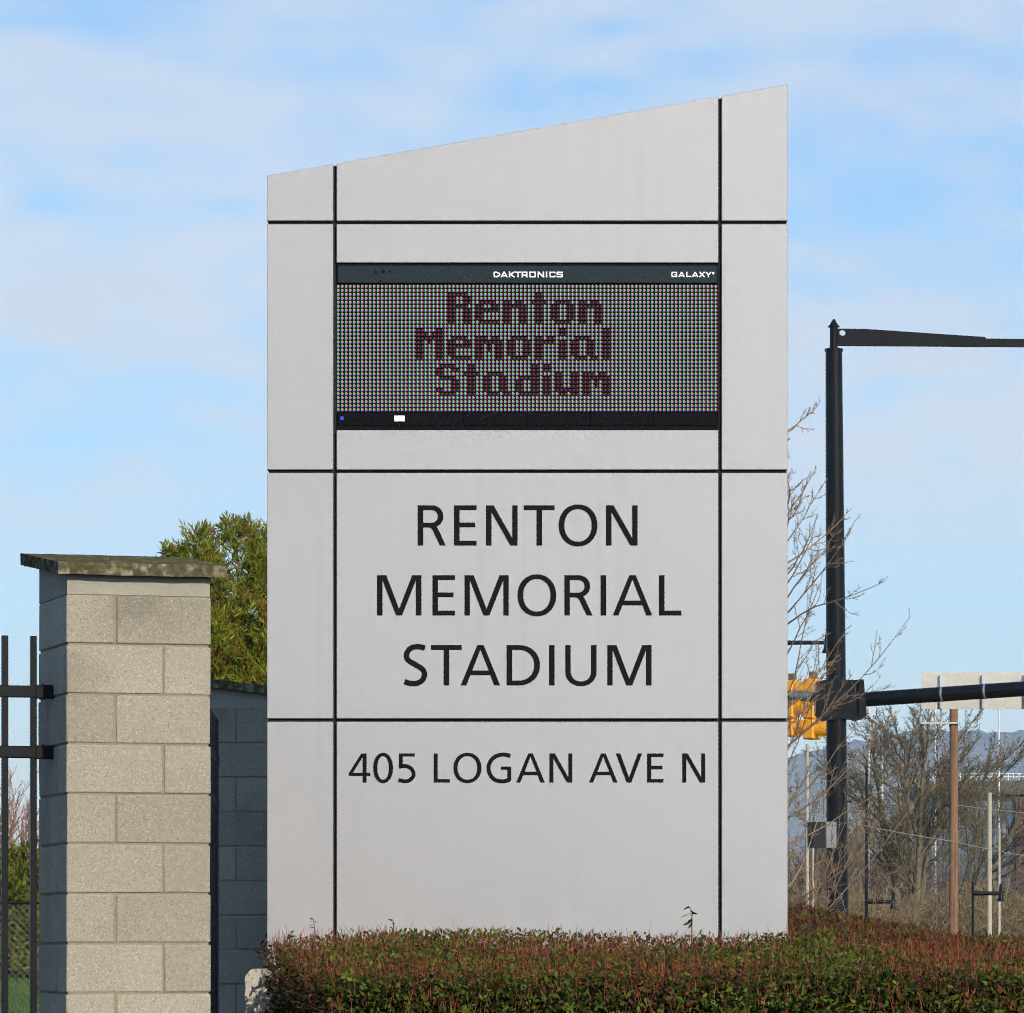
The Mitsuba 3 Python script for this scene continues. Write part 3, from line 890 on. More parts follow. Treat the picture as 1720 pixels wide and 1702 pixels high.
SPEC_FAR = dict(seg=[7, 6, 4, 3, 2], wob=[.06, .10, .14, .18, .2], trop=[.03, .05, .05, .05, .05], taper=[.3, .25, .35, .5, .7], rmin=0.0068,
                kids=[10, 8, 6, 4], ang=[36, 36, 40, 42], len=[.50, .46, .45, .45], rad=[.30, .34, .45, .6], **{'from': [.3, .15, .12, .1]})


SPEC_BIG = dict(SPEC_FAR, seg=[8, 7, 5, 3, 2], kids=[17, 12, 7, 4], ang=[50, 36, 38, 42], len=[.58, .44, .42, .45], rad=[.26, .34, .45, .6], wob=[.035, .06, .10, .14, .18], trop=[.01, .075, .06, .05, .05], fall=.68, **{'from': [.26, .14, .12, .1]})


def far_tree(px, py, Y, lean, L, rad, n, label, seed, spec=SPEC_FAR, spread=.28, ca=(.10, .088, .06), cb=(.23, .20, .125), name='bare_tree', group=None):
    p = at(px, py, Y)
    r = np.random.default_rng(seed + 500)
    st = []
    for i in range(n):
        a = (i - (n - 1) / 2) * spread / max(1, n - 1) * 2 if n > 1 else 0
        st.append(((p[0] + a * 0.5, Y + r.uniform(-.4, .4), float(ground_z(p[0], Y)) - 0.2), (lean + a, r.uniform(-.2, .2), 1), L * r.uniform(.85, 1.1), rad * r.uniform(.8, 1.1)))
    return bare_tree(name, label, 'tree', st, spec, ca, cb, seed, group)


far_tree(1532, 1590, 150.0, 0.0, 7.2, 0.14, 4, 'large leafless multi-stemmed tree left of the brown utility pole', 41, SPEC_BIG, spread=.17, ca=(.055, .045, .033), cb=(.20, .17, .10))
far_tree(1585, 1590, 165.0, 0.42, 7.6, 0.14, 2, 'leafless tree leaning right behind the brown utility pole', 43, SPEC_BIG, spread=.12, ca=(.06, .05, .035), cb=(.19, .165, .10))
far_tree(1375, 1590, 130.0, 0.05, 3.8, 0.09, 4, 'leafless tree behind the black signal mast', 44, spread=.4, ca=(.15, .11, .075), cb=(.28, .22, .15))
far_tree(1715, 1590, 175.0, -0.05, 5.8, 0.13, 2, 'leafless tree at the right edge in front of the glass building', 45, spread=.25)
far_tree(1450, 1590, 190.0, 0.02, 5.6, 0.12, 3, 'leafless tree behind the slim black lamp post', 46, spread=.3, ca=(.12, .10, .08), cb=(.22, .19, .14))

SPEC_SCRUB = dict(seg=[4, 4, 3, 2], wob=[.12, .17, .2, .22], trop=[.02, .02, .02, .02], taper=[.5, .4, .5, .6], rmin=0.0062,
                  kids=[7, 6, 4], ang=[38, 45, 50], len=[.6, .5, .5], rad=[.5, .55, .7], **{'from': [.15, .1, .1]})
scrub = [(1340, 118, 2.0), (1385, 126, 1.9), (1432, 132, 2.0), (1480, 122, 1.7), (1522, 135, 2.0), (1568, 128, 1.8), (1612, 140, 2.1), (1655, 126, 1.9), (1700, 138, 2.0), (1742, 130, 1.8)]
words = ['against the right edge of the sign', 'behind the signal mast', 'just right of the signal mast', 'below the slim black lamp post', 'below the multi-stemmed tree', 'left of the brown utility pole',
         'right of the brown utility pole', 'behind the black pedestrian lamp', 'right of the concrete poles', 'at the very right edge']
for i, (px, Y, h) in enumerate(scrub):
    p = at(px, 1590, Y)
    r = np.random.default_rng(900 + i)
    st = [((p[0] + r.uniform(-.5, .5), Y + r.uniform(-1, 1), float(ground_z(p[0], Y)) - .1), (r.uniform(-.55, .55), r.uniform(-.5, .5), 1), h * r.uniform(.5, 1.0), .022) for _ in range(16)]
    bare_tree('thicket_shrub', f'tangled leafless olive tan shrub {words[i]}', 'shrub', st, SPEC_SCRUB, (.115, .085, .05), (.30, .235, .13), 60 + i, group=None)

far_words = ['nearest the sign', 'behind the signal mast', 'behind the slim black lamp post', 'behind the multi-stemmed tree', 'behind the brown utility pole', 'behind the stout concrete pole', 'at the right edge']
for i, (px, Y, h) in enumerate([(1345, 222, 4.8), (1412, 235, 5.2), (1470, 226, 5.0), (1528, 240, 5.2), (1590, 230, 4.0), (1650, 238, 3.2), (1710, 228, 3.8)]):
    p = at(px, 1590, Y)
    r = np.random.default_rng(1200 + i)
    st = [((p[0] + r.uniform(-1.1, 1.1), Y + r.uniform(-2, 2), float(ground_z(p[0], Y)) - .1), (r.uniform(-.35, .35), r.uniform(-.4, .4), 1), h * r.uniform(.6, 1.05), .035) for _ in range(24)]
    bare_tree('thicket_tree', f'purplish leafless tree of the far wood, {far_words[i]}', 'tree', st, dict(SPEC_SCRUB, rmin=.011), (.065, .047, .042), (.165, .12, .105), 130 + i)

# left background: reddish upright twigs, evergreen shrubs
SPEC_WILLOW = dict(seg=[7, 5, 4, 3], wob=[.04, .06, .08, .1], trop=[.05, .08, .08, .08], taper=[.4, .3, .4, .6], rmin=0.006,
                   kids=[9, 8, 4], ang=[24, 22, 22], len=[.6, .5, .45], rad=[.5, .45, .6], **{'from': [.2, .1, .1]})
for i, (px, Y, L, lab) in enumerate([(-6, 112.0, 4.1, 'leafless reddish tree left of the left fence picket'), (32, 118.0, 3.3, 'leafless reddish tree seen between the two fence pickets')]):
    p = at(px, 1590, Y)
    r = np.random.default_rng(77 + i)
    st = [((p[0] + r.uniform(-.25, .25), Y + r.uniform(-.5, .5), 1.3), (r.uniform(-.14, .14), r.uniform(-.1, .1), 1), L * r.uniform(.8, 1.1), .05) for _ in range(4)]
    bare_tree('willow_tree', lab, 'tree', st, SPEC_WILLOW, (.20, .12, .09), (.30, .19, .15), 80 + i)


def evergreen(px, Y, w, top_py_, label, seed):
    r = np.random.default_rng(seed)
    p = at(px, 0, Y)
    g = float(ground_z(p[0], Y))
    h = EYE + (HOR - top_py_) / F * Y - g
    key = thing('evergreen_shrub', label, 'shrub')
    n = 5200
    u = rand_dirs(r, n)
    u[:, 2] = np.abs(u[:, 2])
    rr = (r.uniform(0.45, 1, n)) ** 0.5 * (0.78 + 0.44 * meshkit.fbm(u * 2.6 + seed, 3, seed=seed))
    pos = np.stack([p[0] + u[:, 0] * rr * w, Y + u[:, 1] * rr * w, g + 0.1 + np.abs(u[:, 2]) * rr * h], 1)
    tone = np.clip(meshkit.fbm(pos * 2.2, 3, seed=4) + r.normal(size=n) * .18, 0, 1)[:, None]
    col = np.array([.035, .055, .012]) * (1 - tone) + np.array([.20, .19, .035]) * tone
    d = u + r.normal(size=(n, 3)) * .6 + [0, 0, .5]
    P_ = np.vstack([pos, pos, pos])
    m, c = leaves(r, P_ + r.normal(size=P_.shape) * .04, np.vstack([d, d, d]) + r.normal(size=P_.shape) * .5, r.uniform(.08, .16, 3 * n), r.uniform(.03, .06, 3 * n), np.vstack([col] * 3), .15)
    add(key + '__foliage', m, 'mat_leaf', False, color=c)
    st = [(np.array([[p[0] + r.uniform(-.2, .2), Y, g - .1], q]), np.array([.03, .006])) for q in pos[r.choice(n, 120, replace=False)]]
    add(key + '__stem', tubes(st, 4), 'mat_bark', True)


evergreen(-40, 72.0, 1.0, 1440, 'dense evergreen shrub at the left edge of the view', 5)
evergreen(32, 76.0, 0.95, 1440, 'dense evergreen shrub seen between the two fence pickets', 6)
evergreen(105, 74.0, 1.0, 1465, 'dense evergreen shrub mostly hidden behind the sunlit pillar', 7)

# grass blades on the lawn
r = np.random.default_rng(91)
n = 16000
gp = np.stack([r.uniform(-8.6, -4.4, n), r.uniform(44, 75, n), np.zeros(n)], 1)
gp[:, 2] = ground_z(gp[:, 0], gp[:, 1]) + 0.015
gc = np.array([.05, .10, .018]) + r.uniform(0, 1, (n, 1)) * np.array([.055, .075, .02])
gm, gcc = leaves(r, gp, np.array([0, 0, 1.0]) + r.normal(size=(n, 3)) * .3, r.uniform(.04, .09, n), r.uniform(.008, .014, n), gc, .1)
k = add('grass', gm, 'mat_leaf', False, color=gcc)
labels[k] = {'label': 'short green grass on the lawn behind the picket fence', 'category': 'grass', 'kind': 'stuff'}


# ------------------------------------------------------------------ the hedge
def hedge_top(X, Y):
    """height of the clipped top: it climbs towards the sign and on behind it"""
    z = np.interp(Y, [21.0, 21.6, 23.9, 27, 30.5, 33], [1.47, 1.49, 1.672, 1.72, 1.875, 1.82])
    z = z - np.interp(Y, [23, 30], [0, 1]) * np.interp(X, [1.9, 2.5, 3.3, 5.5], [0, 0.10, .31, .5]) - np.interp(X, [1.4, 4], [0, .05])
    z = z - 0.03 * np.clip((-0.75 - X) / 0.5, 0, 1)
    return z + 0.045 * (meshkit.fbm(np.stack([X * 1.7, Y * 1.1, X * 0], -1), 3, seed=6) - .5)


A_ = np.array([-0.83, 21.35])
B_ = np.array([-1.195, 23.72])
FR = np.array([math.cos(math.radians(12)), math.sin(math.radians(12))])   # the front runs right and away
HED = thing('clipped_hedge', 'low clipped hedge of green leaves and red stems in front of the sign', 'hedge')


def inside(X, Y, m=0.0):
    p = np.stack([X - A_[0], Y - A_[1]], -1)
    front = -p[..., 0] * FR[1] + p[..., 1] * FR[0]                         # distance behind the front line
    dl = (B_ - A_) / np.linalg.norm(B_ - A_)
    left = p[..., 0] * dl[1] - p[..., 1] * dl[0]                           # distance right of the left end
    return (front > m) & ((left > m) | (Y > 24.6)) & ((Y < 24.4) | (X > 1.30 + m)) | False


def hedge():
    r = np.random.default_rng(17)
    # inner mass
    xs, ys = np.linspace(-1.4, 6.0, 100), np.linspace(21.2, 33, 90)
    foot = Polygon([A_ + [0.10, 0.09], A_ + FR * 6.6 + [0, .1], (6.0, 33), (1.5, 33), (1.5, 24.45), (1.45, 23.94), (-1.07, 23.94), B_ + [0.10, 0.0]])
    g = trimesh.creation.triangulate_polygon(foot, engine='earcut')
    gm_ = trimesh.Trimesh(np.c_[g[0], np.zeros(len(g[0]))], g[1], process=False)
    for _ in range(6):
        gm_ = gm_.subdivide()
        if len(gm_.faces) > 9000:
            break
    v = gm_.vertices.copy()
    v[:, 2] = hedge_top(v[:, 0], v[:, 1]) - 0.075
    ex = trimesh.creation.extrude_polygon(foot, 1.25, engine='earcut')
    ex.apply_translation([0, 0, 0.1])
    add(HED + '__inside', cat_mesh([trimesh.Trimesh(v, gm_.faces, process=False), ex]), 'mat_hedge_inside')
    # sample points on the top, the front and the left end
    def top_pts(n, y0, y1, x0=-1.4, x1=5.2):
        X, Y = r.uniform(x0, x1, n), r.uniform(y0, y1, n)
        ok = inside(X, Y) & ~((X > -1.25) & (X < 1.40) & (Y > 23.97) & (Y < 24.55)) & (np.abs(X) < Y * 0.125 + .1)
        X, Y = X[ok], Y[ok]
        return np.stack([X, Y, hedge_top(X, Y)], 1)

    def front_pts(n, z0_=0.0, z1_=0.55):
        t = r.uniform(0, 4.2, n)
        q = A_[None] + FR[None] * t[:, None]
        zt_ = hedge_top(q[:, 0], q[:, 1])
        z = zt_ - r.uniform(z0_, z1_, n)
        return np.stack([q[:, 0], q[:, 1], z], 1)

    def left_pts(n, z0_=0.0, z1_=0.55):
        t = r.uniform(0, 1, n)
        q = A_[None] + (B_ - A_)[None] * t[:, None]
        zt_ = hedge_top(q[:, 0], q[:, 1])
        return np.stack([q[:, 0], q[:, 1], zt_ - r.uniform(z0_, z1_, n)], 1)
    nf = np.array([FR[1], -FR[0], 0])
    dl = (B_ - A_) / np.linalg.norm(B_ - A_)
    nl = np.array([-dl[1], dl[0], 0]) * (1 if -dl[1] < 0 else -1)
    P_, D_, L_, W_, C_ = [], [], [], [], []

    def put(p, d, l0, l1, ratio, ca, cb, redp, redc):
        n = len(p)
        t = np.clip(meshkit.fbm(p * np.array([5, 5, 9]), 3, seed=9) * .8 + r.normal(size=n) * .22, 0, 1)[:, None]
        c = np.array(ca) * (1 - t) + np.array(cb) * t
        rd = (r.uniform(size=n) < redp)[:, None]
        c = np.where(rd, np.array(redc) * r.uniform(.5, 1.3, (n, 1)), c)
        L = r.uniform(l0, l1, n)
        P_.append(p); D_.append(d); L_.append(L); W_.append(L * ratio * r.uniform(.8, 1.2, n)); C_.append(c)
    green_a, green_b = (.020, .036, .009), (.15, .205, .034)
    p = front_pts(34000)
    depth = r.uniform(-.05, .09, len(p))
    p = p - nf * depth[:, None]
    lump = (meshkit.fbm(p * np.array([3.2, 3.2, 6.0]), 3, seed=31) - .5)
    p = p + nf * (lump * .16)[:, None]
    below = hedge_top(p[:, 0], p[:, 1]) - p[:, 2]
    patch = meshkit.fbm(p * np.array([2.1, 2.1, 3.4]) + 4.4, 3, seed=52) + .12 * r.normal(size=len(p)) + np.interp(below, [.02, .18], [.10, -.09])
    brown = patch > .63
    put(p[~brown], nf * .7 + r.normal(size=(int((~brown).sum()), 3)) * .6 + [0, 0, -.15], .022, .048, .45, green_a, green_b, .10, (.13, .045, .025))
    put(p[brown], nf * .5 + r.normal(size=(int(brown.sum()), 3)) * .7, .016, .034, .42, (.030, .022, .012), (.115, .085, .04), .3, (.20, .07, .036))
    p = front_pts(9000, .5, 1.45)
    put(p - nf * .02, nf * .7 + r.normal(size=p.shape) * .6 + [0, 0, -.15], .05, .08, .45, green_a, green_b, .10, (.13, .045, .025))
    p = left_pts(5000)
    p = p - nl * r.uniform(-.06, .12, len(p))[:, None]
    put(p, nl * .6 + r.normal(size=p.shape) * .7, .022, .045, .4, (.03, .026, .012), (.075, .08, .02), .4, (.10, .04, .025))
    p = left_pts(2000, .5, 1.45)
    put(p, nl * .6 + r.normal(size=p.shape) * .7, .04, .07, .4, (.03, .026, .012), (.075, .08, .02), .4, (.10, .04, .025))

    def leafy(q):
        """how much of the clipped top carries green leaves: patches, and more of them to the right"""
        g_ = meshkit.fbm(q * np.array([1.6, 1.3, 0]) + 2.7, 3, seed=44)
        return np.clip(.28 + (g_ - .5) * 4.2 + np.interp(q[:, 0], [.2, 1.6], [0, .55]) * np.interp(q[:, 1], [22.3, 23.2], [1, 0]) - np.interp(q[:, 1], [23.6, 25.5], [0, .12]), .04, 1)
    p = top_pts(80000, 21.3, 23.95)
    lf = leafy(p)
    p[:, 2] += r.uniform(-.06, .03, len(p))
    k1 = r.uniform(size=len(p)) < .22 + .75 * lf
    green = r.uniform(size=len(p)) < .14 + .6 * lf
    d = r.normal(size=p.shape) * .6 + [0, 0, .5]
    put(p[k1 & green], d[k1 & green], .018, .036, .42, (.030, .044, .010), (.155, .195, .036), .06, (.16, .06, .03))
    put(p[k1 & ~green], d[k1 & ~green], .016, .03, .42, (.032, .024, .013), (.125, .085, .042), .25, (.22, .075, .038))
    p = top_pts(70000, 23.95, 32.5)
    lf = leafy(p)
    p[:, 2] += r.uniform(-.06, .03, len(p))
    green = r.uniform(size=len(p)) < .10 + .7 * lf
    d = r.normal(size=p.shape) * .6 + [0, 0, .5]
    put(p[green], d[green], .022, .045, .42, (.030, .040, .012), (.14, .165, .034), .1, (.15, .055, .03))
    put(p[~green], d[~green], .018, .036, .42, (.032, .021, .012), (.115, .068, .038), .3, (.17, .062, .036))
    m, c = leaves(r, np.vstack(P_), np.vstack(D_), np.concatenate(L_), np.concatenate(W_), np.vstack(C_), .18)
    add(HED + '__foliage', m, 'mat_leaf', False, color=c)
    stuff(HED + '__foliage')
    # red clipped stems standing out of the top, and brown twigs in the shaded end
    st, cols = [], []

    def stems(p, lo, hi, tilt, r0, r1, ca, cb, drop=.07, dirs=None):
        n = len(p)
        d = (np.array([0, 0, 1.0]) if dirs is None else dirs) + r.normal(size=(n, 3)) * tilt
        d /= np.linalg.norm(d, axis=1, keepdims=True)
        L = r.uniform(lo, hi, n)
        for i in range(n):
            a = p[i] - np.array([0, 0, drop])
            mid = a + d[i] * L[i] * .5 + r.normal(size=3) * .006
            b = a + d[i] * L[i]
            q = r.uniform(r0, r1)
            st.append((np.array([a, mid, b]), np.array([q * 1.25, q, q * .7])))
            t = r.uniform() ** 1.6
            cols.append(np.array(ca) * (1 - t) + np.array(cb) * t)
    red_a, red_b = (.06, .024, .015), (.38, .115, .058)
    p = top_pts(13000, 21.35, 23.95)
    stems(p[r.uniform(size=len(p)) < 1.05 - .8 * leafy(p)], .07, .135, .14, .0009, .0016, red_a, red_b)
    stems(top_pts(700, 21.35, 23.95), .11, .17, .22, .0010, .0015, red_a, (.36, .14, .08))
    p = top_pts(13000, 24.5, 32.5)
    stems(p[r.uniform(size=len(p)) < 1.05 - .8 * leafy(p)], .07, .15, .34, .0009, .0016, (.05, .022, .015), (.27, .09, .05))
    p = front_pts(2600)
    zt_ = hedge_top(p[:, 0], p[:, 1])
    keep = r.uniform(size=len(p)) < np.where(zt_ - p[:, 2] < .05 + .16 * meshkit.fbm(p * np.array([2.1, 2.1, 0]) + 4.4, 2, seed=52), 1.0 - .75 * leafy(p), .05)
    stems(p[keep] + nf * .03, .05, .13, .25, .0010, .0017, red_a, red_b)
    stems(left_pts(1500) - nl * .05, .06, .16, .7, .0015, .003, (.06, .04, .028), (.20, .14, .10), dirs=nl * .5 + np.array([0, 0, .5]))
    m = tubes(st, 3)
    add(HED + '__stems', m, 'mat_twig', True, color=np.repeat(np.array(cols), 9, axis=0))
    stuff(HED + '__stems')
    # taller sprigs against the sign
    for px, ptop, Y in ((1160, 1524, 23.3), (660, 1546, 23.3), (527, 1544, 23.4), (1290, 1568, 23.3), (1300, 1574, 23.35), (935, 1558, 23.2), (770, 1560, 23.3), (1085, 1572, 23.2), (488, 1568, 23.4)):
        b = at(px + 2, 1600, Y)
        t = at(px, ptop, Y)
        stem = np.array([b, (b + t) / 2 + [.004, 0, 0], t])
        meshes = [tubes([(stem, np.array([.0034, .0028, .0018]))], 4)]
        cc = [np.tile([.22, .11, .06], (12, 1))]
        big = px == 1160
        n = 9 if big else 5
        dd = r.normal(size=(n, 3)) * [1, .6, .3] + [0, 0, -.5 if big else .1]
        f = np.linspace(.0, .35, n)[:, None]
        mm, c3 = leaves(r, t[None] * (1 - f) + b[None] * f, dd, r.uniform(.035, .055, n) * (1.15 if big else .6), r.uniform(.014, .02, n) * (1.35 if big else .65), np.tile([.055, .075, .022], (n, 1)) * r.uniform(.7, 1.2, (n, 1)), .3)
        add(HED + '__sprig', cat_mesh([meshes[0], mm]), 'mat_leaf', False, color=np.vstack([cc[0], c3]))


hedge()

# weathered concrete stub by the left end of the hedge
STY = 23.35
a = at(412, 1632, STY)
m = trimesh.convex.convex_hull(np.array([[x, y, z] for x, z in ((0, 0), (0, 1.46), (.028, 1.497), (.2, 1.5), (.2, 0)) for y in (0, .2)]))
m = m.subdivide_to_size(0.03)
v = m.vertices
v = v + (meshkit.fbm(v * 22, 3, seed=12) - .5)[:, None] * 0.012 * np.array([1, 1, .4]) + np.array([a[0], STY, 0.02])
k = add('concrete_post', trimesh.Trimesh(v, m.faces, process=False), 'mat_stub', 40)
labels[k] = {'label': 'weathered pale concrete post at the left end of the hedge', 'category': 'post'}

# ------------------------------------------------------------------ signal mast with lamp arm, mast arm and road sign
MY = 65.0
MK = F / MY
MAST = thing('signal_mast', 'tall black steel signal mast with lamp arm on top and sloping side arm', 'pole')


def prof(px_c, rows):
    return None


base = at(1406.8, 1600, MY)
zt = at(0, 588, MY)[2]
lean0, lean1 = at(1400.5, 0, MY)[0], at(1408, 0, MY)[0]
add(MAST + '__pole', rod([lean1, MY, 0.9], [lean0, MY, zt], 19.3 / MK, 14.0 / MK, 40), 'mat_black_steel', 40)
add(MAST + '__pole_cap', lathe([(0, 0), (15.5 / MK, 0), (15.5 / MK, .03), (7 / MK, .05), (0, .05)], (lean0, MY, zt - .02), 32), 'mat_black_steel', 40)
add(MAST + '__tenon', rod([lean0, MY, zt], [lean0, MY, at(0, 549, MY)[2]], 6.6 / MK, sides=24), 'mat_black_steel', 40)
add(MAST + '__finial', lathe([(0, 0), (10 / MK, 0), (10 / MK, .012), (7.2 / MK, .03), (3.4 / MK, .085), (1.2 / MK, .11), (0, .112)], (lean0, MY, at(0, 550, MY)[2]), 24), 'mat_black_steel', 40)
pts = [(1406, 553), (1455, 553.5), (1655, 567), (1655, 569.5), (1790, 571.5), (1790, 584), (1406, 580.5)]
arm = Polygon([(at(x, 0, MY)[0], at(0, y, MY)[2]) for x, y in pts]).difference(Point(at(1415, 0, MY)[0], at(0, 559.7, MY)[2]).buffer(5.2 / MK))
m = extr(arm, 0.07)
m.apply_translation([0, MY - .035, 0])
add(MAST + '__lamp_arm', m, 'mat_black_steel')
pl = [(1408, 567.5), (1655, 569.5), (1655, 583), (1408, 581)]
m = extr(Polygon([(at(x, 0, MY)[0], at(0, y, MY)[2]) for x, y in pl]), 0.09)
m.apply_translation([0, MY - .045, 0])
add(MAST + '__arm_web', m, 'mat_black_steel')
# connection box and clamp plates
pb = [(1407, 1143.5), (1439, 1143.5), (1440, 1205), (1436, 1209), (1407, 1208)]
m = extr(Polygon([(at(x, 0, MY)[0], at(0, y, MY)[2]) for x, y in pb]), 0.32)
m.apply_translation([0, MY - .16, 0])
add(MAST + '__clamp_box', m, 'mat_black_steel')
pb = [(1440, 1143), (1449, 1143), (1454, 1203), (1448, 1208), (1436, 1211), (1432, 1209.5), (1440.5, 1204)]
m = extr(Polygon([(at(x, 0, MY)[0], at(0, y, MY)[2]) for x, y in pb]), 0.42)
m.apply_translation([0, MY - .21, 0])
add(MAST + '__flange_plate', m, 'mat_black_steel')
pb = [(1369, 1147), (1391, 1142), (1408, 1146), (1408, 1210), (1380, 1211), (1369, 1200)]
m = extr(Polygon([(at(x, 0, MY)[0], at(0, y, MY)[2]) for x, y in pb]), 0.36)
m.apply_translation([0, MY - .18, 0])
add(MAST + '__rear_clamp', m, 'mat_black_steel')
pa, pb_ = at(1450, 1175.5, MY), at(1850, 1148.5, MY - 1.2)
add(MAST + '__side_arm', rod(pa, pb_, 12.3 / MK, 12.6 / MK, 32), 'mat_black_steel', 40)
for px in (1585, 1657.5):
    t = (px - 1450) / 400.0
    c = pa + (pb_ - pa) * t
    d = (pb_ - pa) / np.linalg.norm(pb_ - pa)
    add(MAST + '__strap', rod(c - d * .014, c + d * .014, 13.2 / MK, sides=32), 'mat_galvanized', 40)
pc, pd = at(1372, 1171, MY + .1), at(1300, 1167, MY + 9)
add(MAST + '__side_arm', rod(pc, pd, 9.5 / MK, 8 / MK, 24), 'mat_black_steel', 40)

RS = thing('road_sign', 'back of a pale grey rectangular road sign hung on the black side arm', 'sign')
q0, q1 = at(1547.5, 1129.5, MY + .3), at(1800, 1191.5, MY + .3)
m = bevel_box(q0[0], q1[0], MY + .30, MY + .306, q1[2], q0[2], .001)
add(RS + '__plate', m, 'mat_sign_back')
for px in (1582, 1653, 1724):
    a0, a1 = at(px, 1132, MY), at(px + 3.5, 1188.5, MY)
    add(RS + '__bracket', cat_mesh([box(a0[0] - .006, a0[0] + .022, MY + .235, MY + .298, a1[2], a0[2]), box(a0[0] - .02, a0[0] + .036, MY + .290, MY + .2985, a1[2], a0[2])]), 'mat_galvanized')

# control cabinet on the mast
CB = thing('control_cabinet', 'small black cabinet with silver side strapped to the signal mast', 'cabinet')
cz0, cz1 = at(0, 1425, MY)[2], at(0, 1382, MY)[2]
cx0 = at(1363, 0, MY)[0]
m = bevel_box(0, .20, 0, .16, cz0, cz1, .004)
rot_z(m, 28)
m.apply_translation([cx0 + .005, MY - .32, 0])
add(CB + '__case', m, 'mat_cabinet')
m = bevel_box(.2005, .206, -.003, .163, cz0 - .004, cz1 + .004, .001)
rot_z(m, 28)
m.apply_translation([cx0 + .005, MY - .32, 0])
m2 = bevel_box(cx0 + .187, cx0 + .325, MY - .245, MY - .238, cz0 - .003, cz1 + .003, .001)
add(CB + '__side_plate', m2, 'mat_cabinet_side')


# traffic signal heads
def signal(px, top, bot, Y, label):
    key = thing('traffic_signal', label, 'traffic light', 'yellow signal heads behind the mast')
    z1, z0 = at(0, top, Y)[2], at(0, bot, Y)[2]
    cx = at(px, 0, Y)[0]
    yaw = 58

    def put(nm, m, mt, sm=False):
        rot_z(m, yaw)
        m.apply_translation([cx, Y, 0])
        add(key + '__' + nm, m, mt, sm)
    h = (z1 - z0) / 3
    # local frame: the lenses look along -y
    for i in range(3):
        zz = z0 + i * h
        put('housing', bevel_box(-.13, .13, -.02, .16, zz + .004, zz + h - .004, .02), 'mat_yellow')
        a = np.linspace(-0.25 * np.pi, 1.25 * np.pi, 22)
        rr = min(.115, h * .45)
        ring = np.stack([np.cos(a) * rr, 0 * a, np.sin(a) * rr + zz + h / 2], 1)
        outer = np.vstack([ring + [0, -.02, 0], ring + [0, -.24, -.012], ring * [.94, 1, 1] + [0, -.24, -.022], ring * [.94, 1, 1] + [0, -.02, -.01]])
        nn = len(a)
        f = []
        for b in range(3):
            for i2 in range(nn - 1):
                q = b * nn + i2
                f += [[q, q + 1, q + nn + 1], [q, q + nn + 1, q + nn]]
        put('visor', trimesh.Trimesh(outer, f, process=False), 'mat_yellow', 40)
        lens = lathe([(0, 0), (.1, 0), (.085, .02), (0, .035)], (0, 0, 0), 20)
        lens.apply_transform(trimesh.transformations.rotation_matrix(math.pi / 2, [1, 0, 0]))
        lens.apply_translation([0, -.022, zz + h / 2])
        put('lens', lens, 'mat_display_black', 40)
    put('top_bracket', bevel_box(-.05, .05, .0, .1, z1, z1 + .1, .01), 'mat_signal_back')


signal(1336, 1143, 1238, MY + 5.5, 'yellow traffic signal head, the left one, against the edge of the sign')
signal(1371, 1140, 1243, MY + 3.6, 'yellow traffic signal head close to the left side of the black mast')

# ------------------------------------------------------------------ further street furniture
def lamp_post(px, top, Y, arm_y, arm_px, label, w, bell=7.0):
    key = thing('street_lamp', label, 'lamp post')
    k_ = F / Y
    p = at(px, top, Y)
    g = float(ground_z(p[0], Y)) - .1
    za = at(0, arm_y, Y)[2]
    add(key + '__post', cat_mesh([rod([p[0], Y, g], [p[0], Y, p[2] - .15], w / 2 / k_ * 1.25, w / 2 / k_, 12), lathe([(0, 0), (w / k_ * .7, 0), (w / k_ * .35, .1), (0, .22)], (p[0], Y, p[2] - .16), 12)]), 'mat_black_steel', 40)
    q = at(arm_px, 0, Y)[0]
    add(key + '__arm', rod([p[0], Y, za], [q, Y, za], 4.2 / k_, 3.2 / k_, 10), 'mat_black_steel', 40)
    b = bell / k_
    add(key + '__lamp_shade', lathe([(0, .06 * 4), (b * .35, .06 * 4), (b * .5, 0), (b * .62, -b * .9), (b * 1.0, -b * 1.7), (b * .9, -b * 1.75), (0, -b * 1.6)], (q, Y, za - .02), 18), 'mat_black_steel', 40)


lamp_post(1634, 1472, 112.0, 1501, 1681, 'black pedestrian lamp with bell shade right of the brown utility pole', 4.2)
lamp_post(1455.5, 1278, 108.0, 1515, 1500, 'slim black lamp post with low bell lamp right of the signal mast', 4.4, 6.5)
lamp_post(1304, 1062, 120.0, 1080, 1389, 'black street lamp arm showing between the sign and the mast', 9.0, 9.0)


def plain_pole(name, px, top, Y, w, label, mt, cat='pole', base_py=None, group=None):
    p = at(px, top, Y)
    k_ = F / Y
    key = add(name, rod([p[0], Y, float(ground_z(p[0], Y)) - .2], p, w / 2 / k_ * 1.06, w / 2 / k_, 14), mt, 40)
    labels[key] = {'label': label, 'category': cat}
    if group:
        labels[key]['group'] = group
    return key


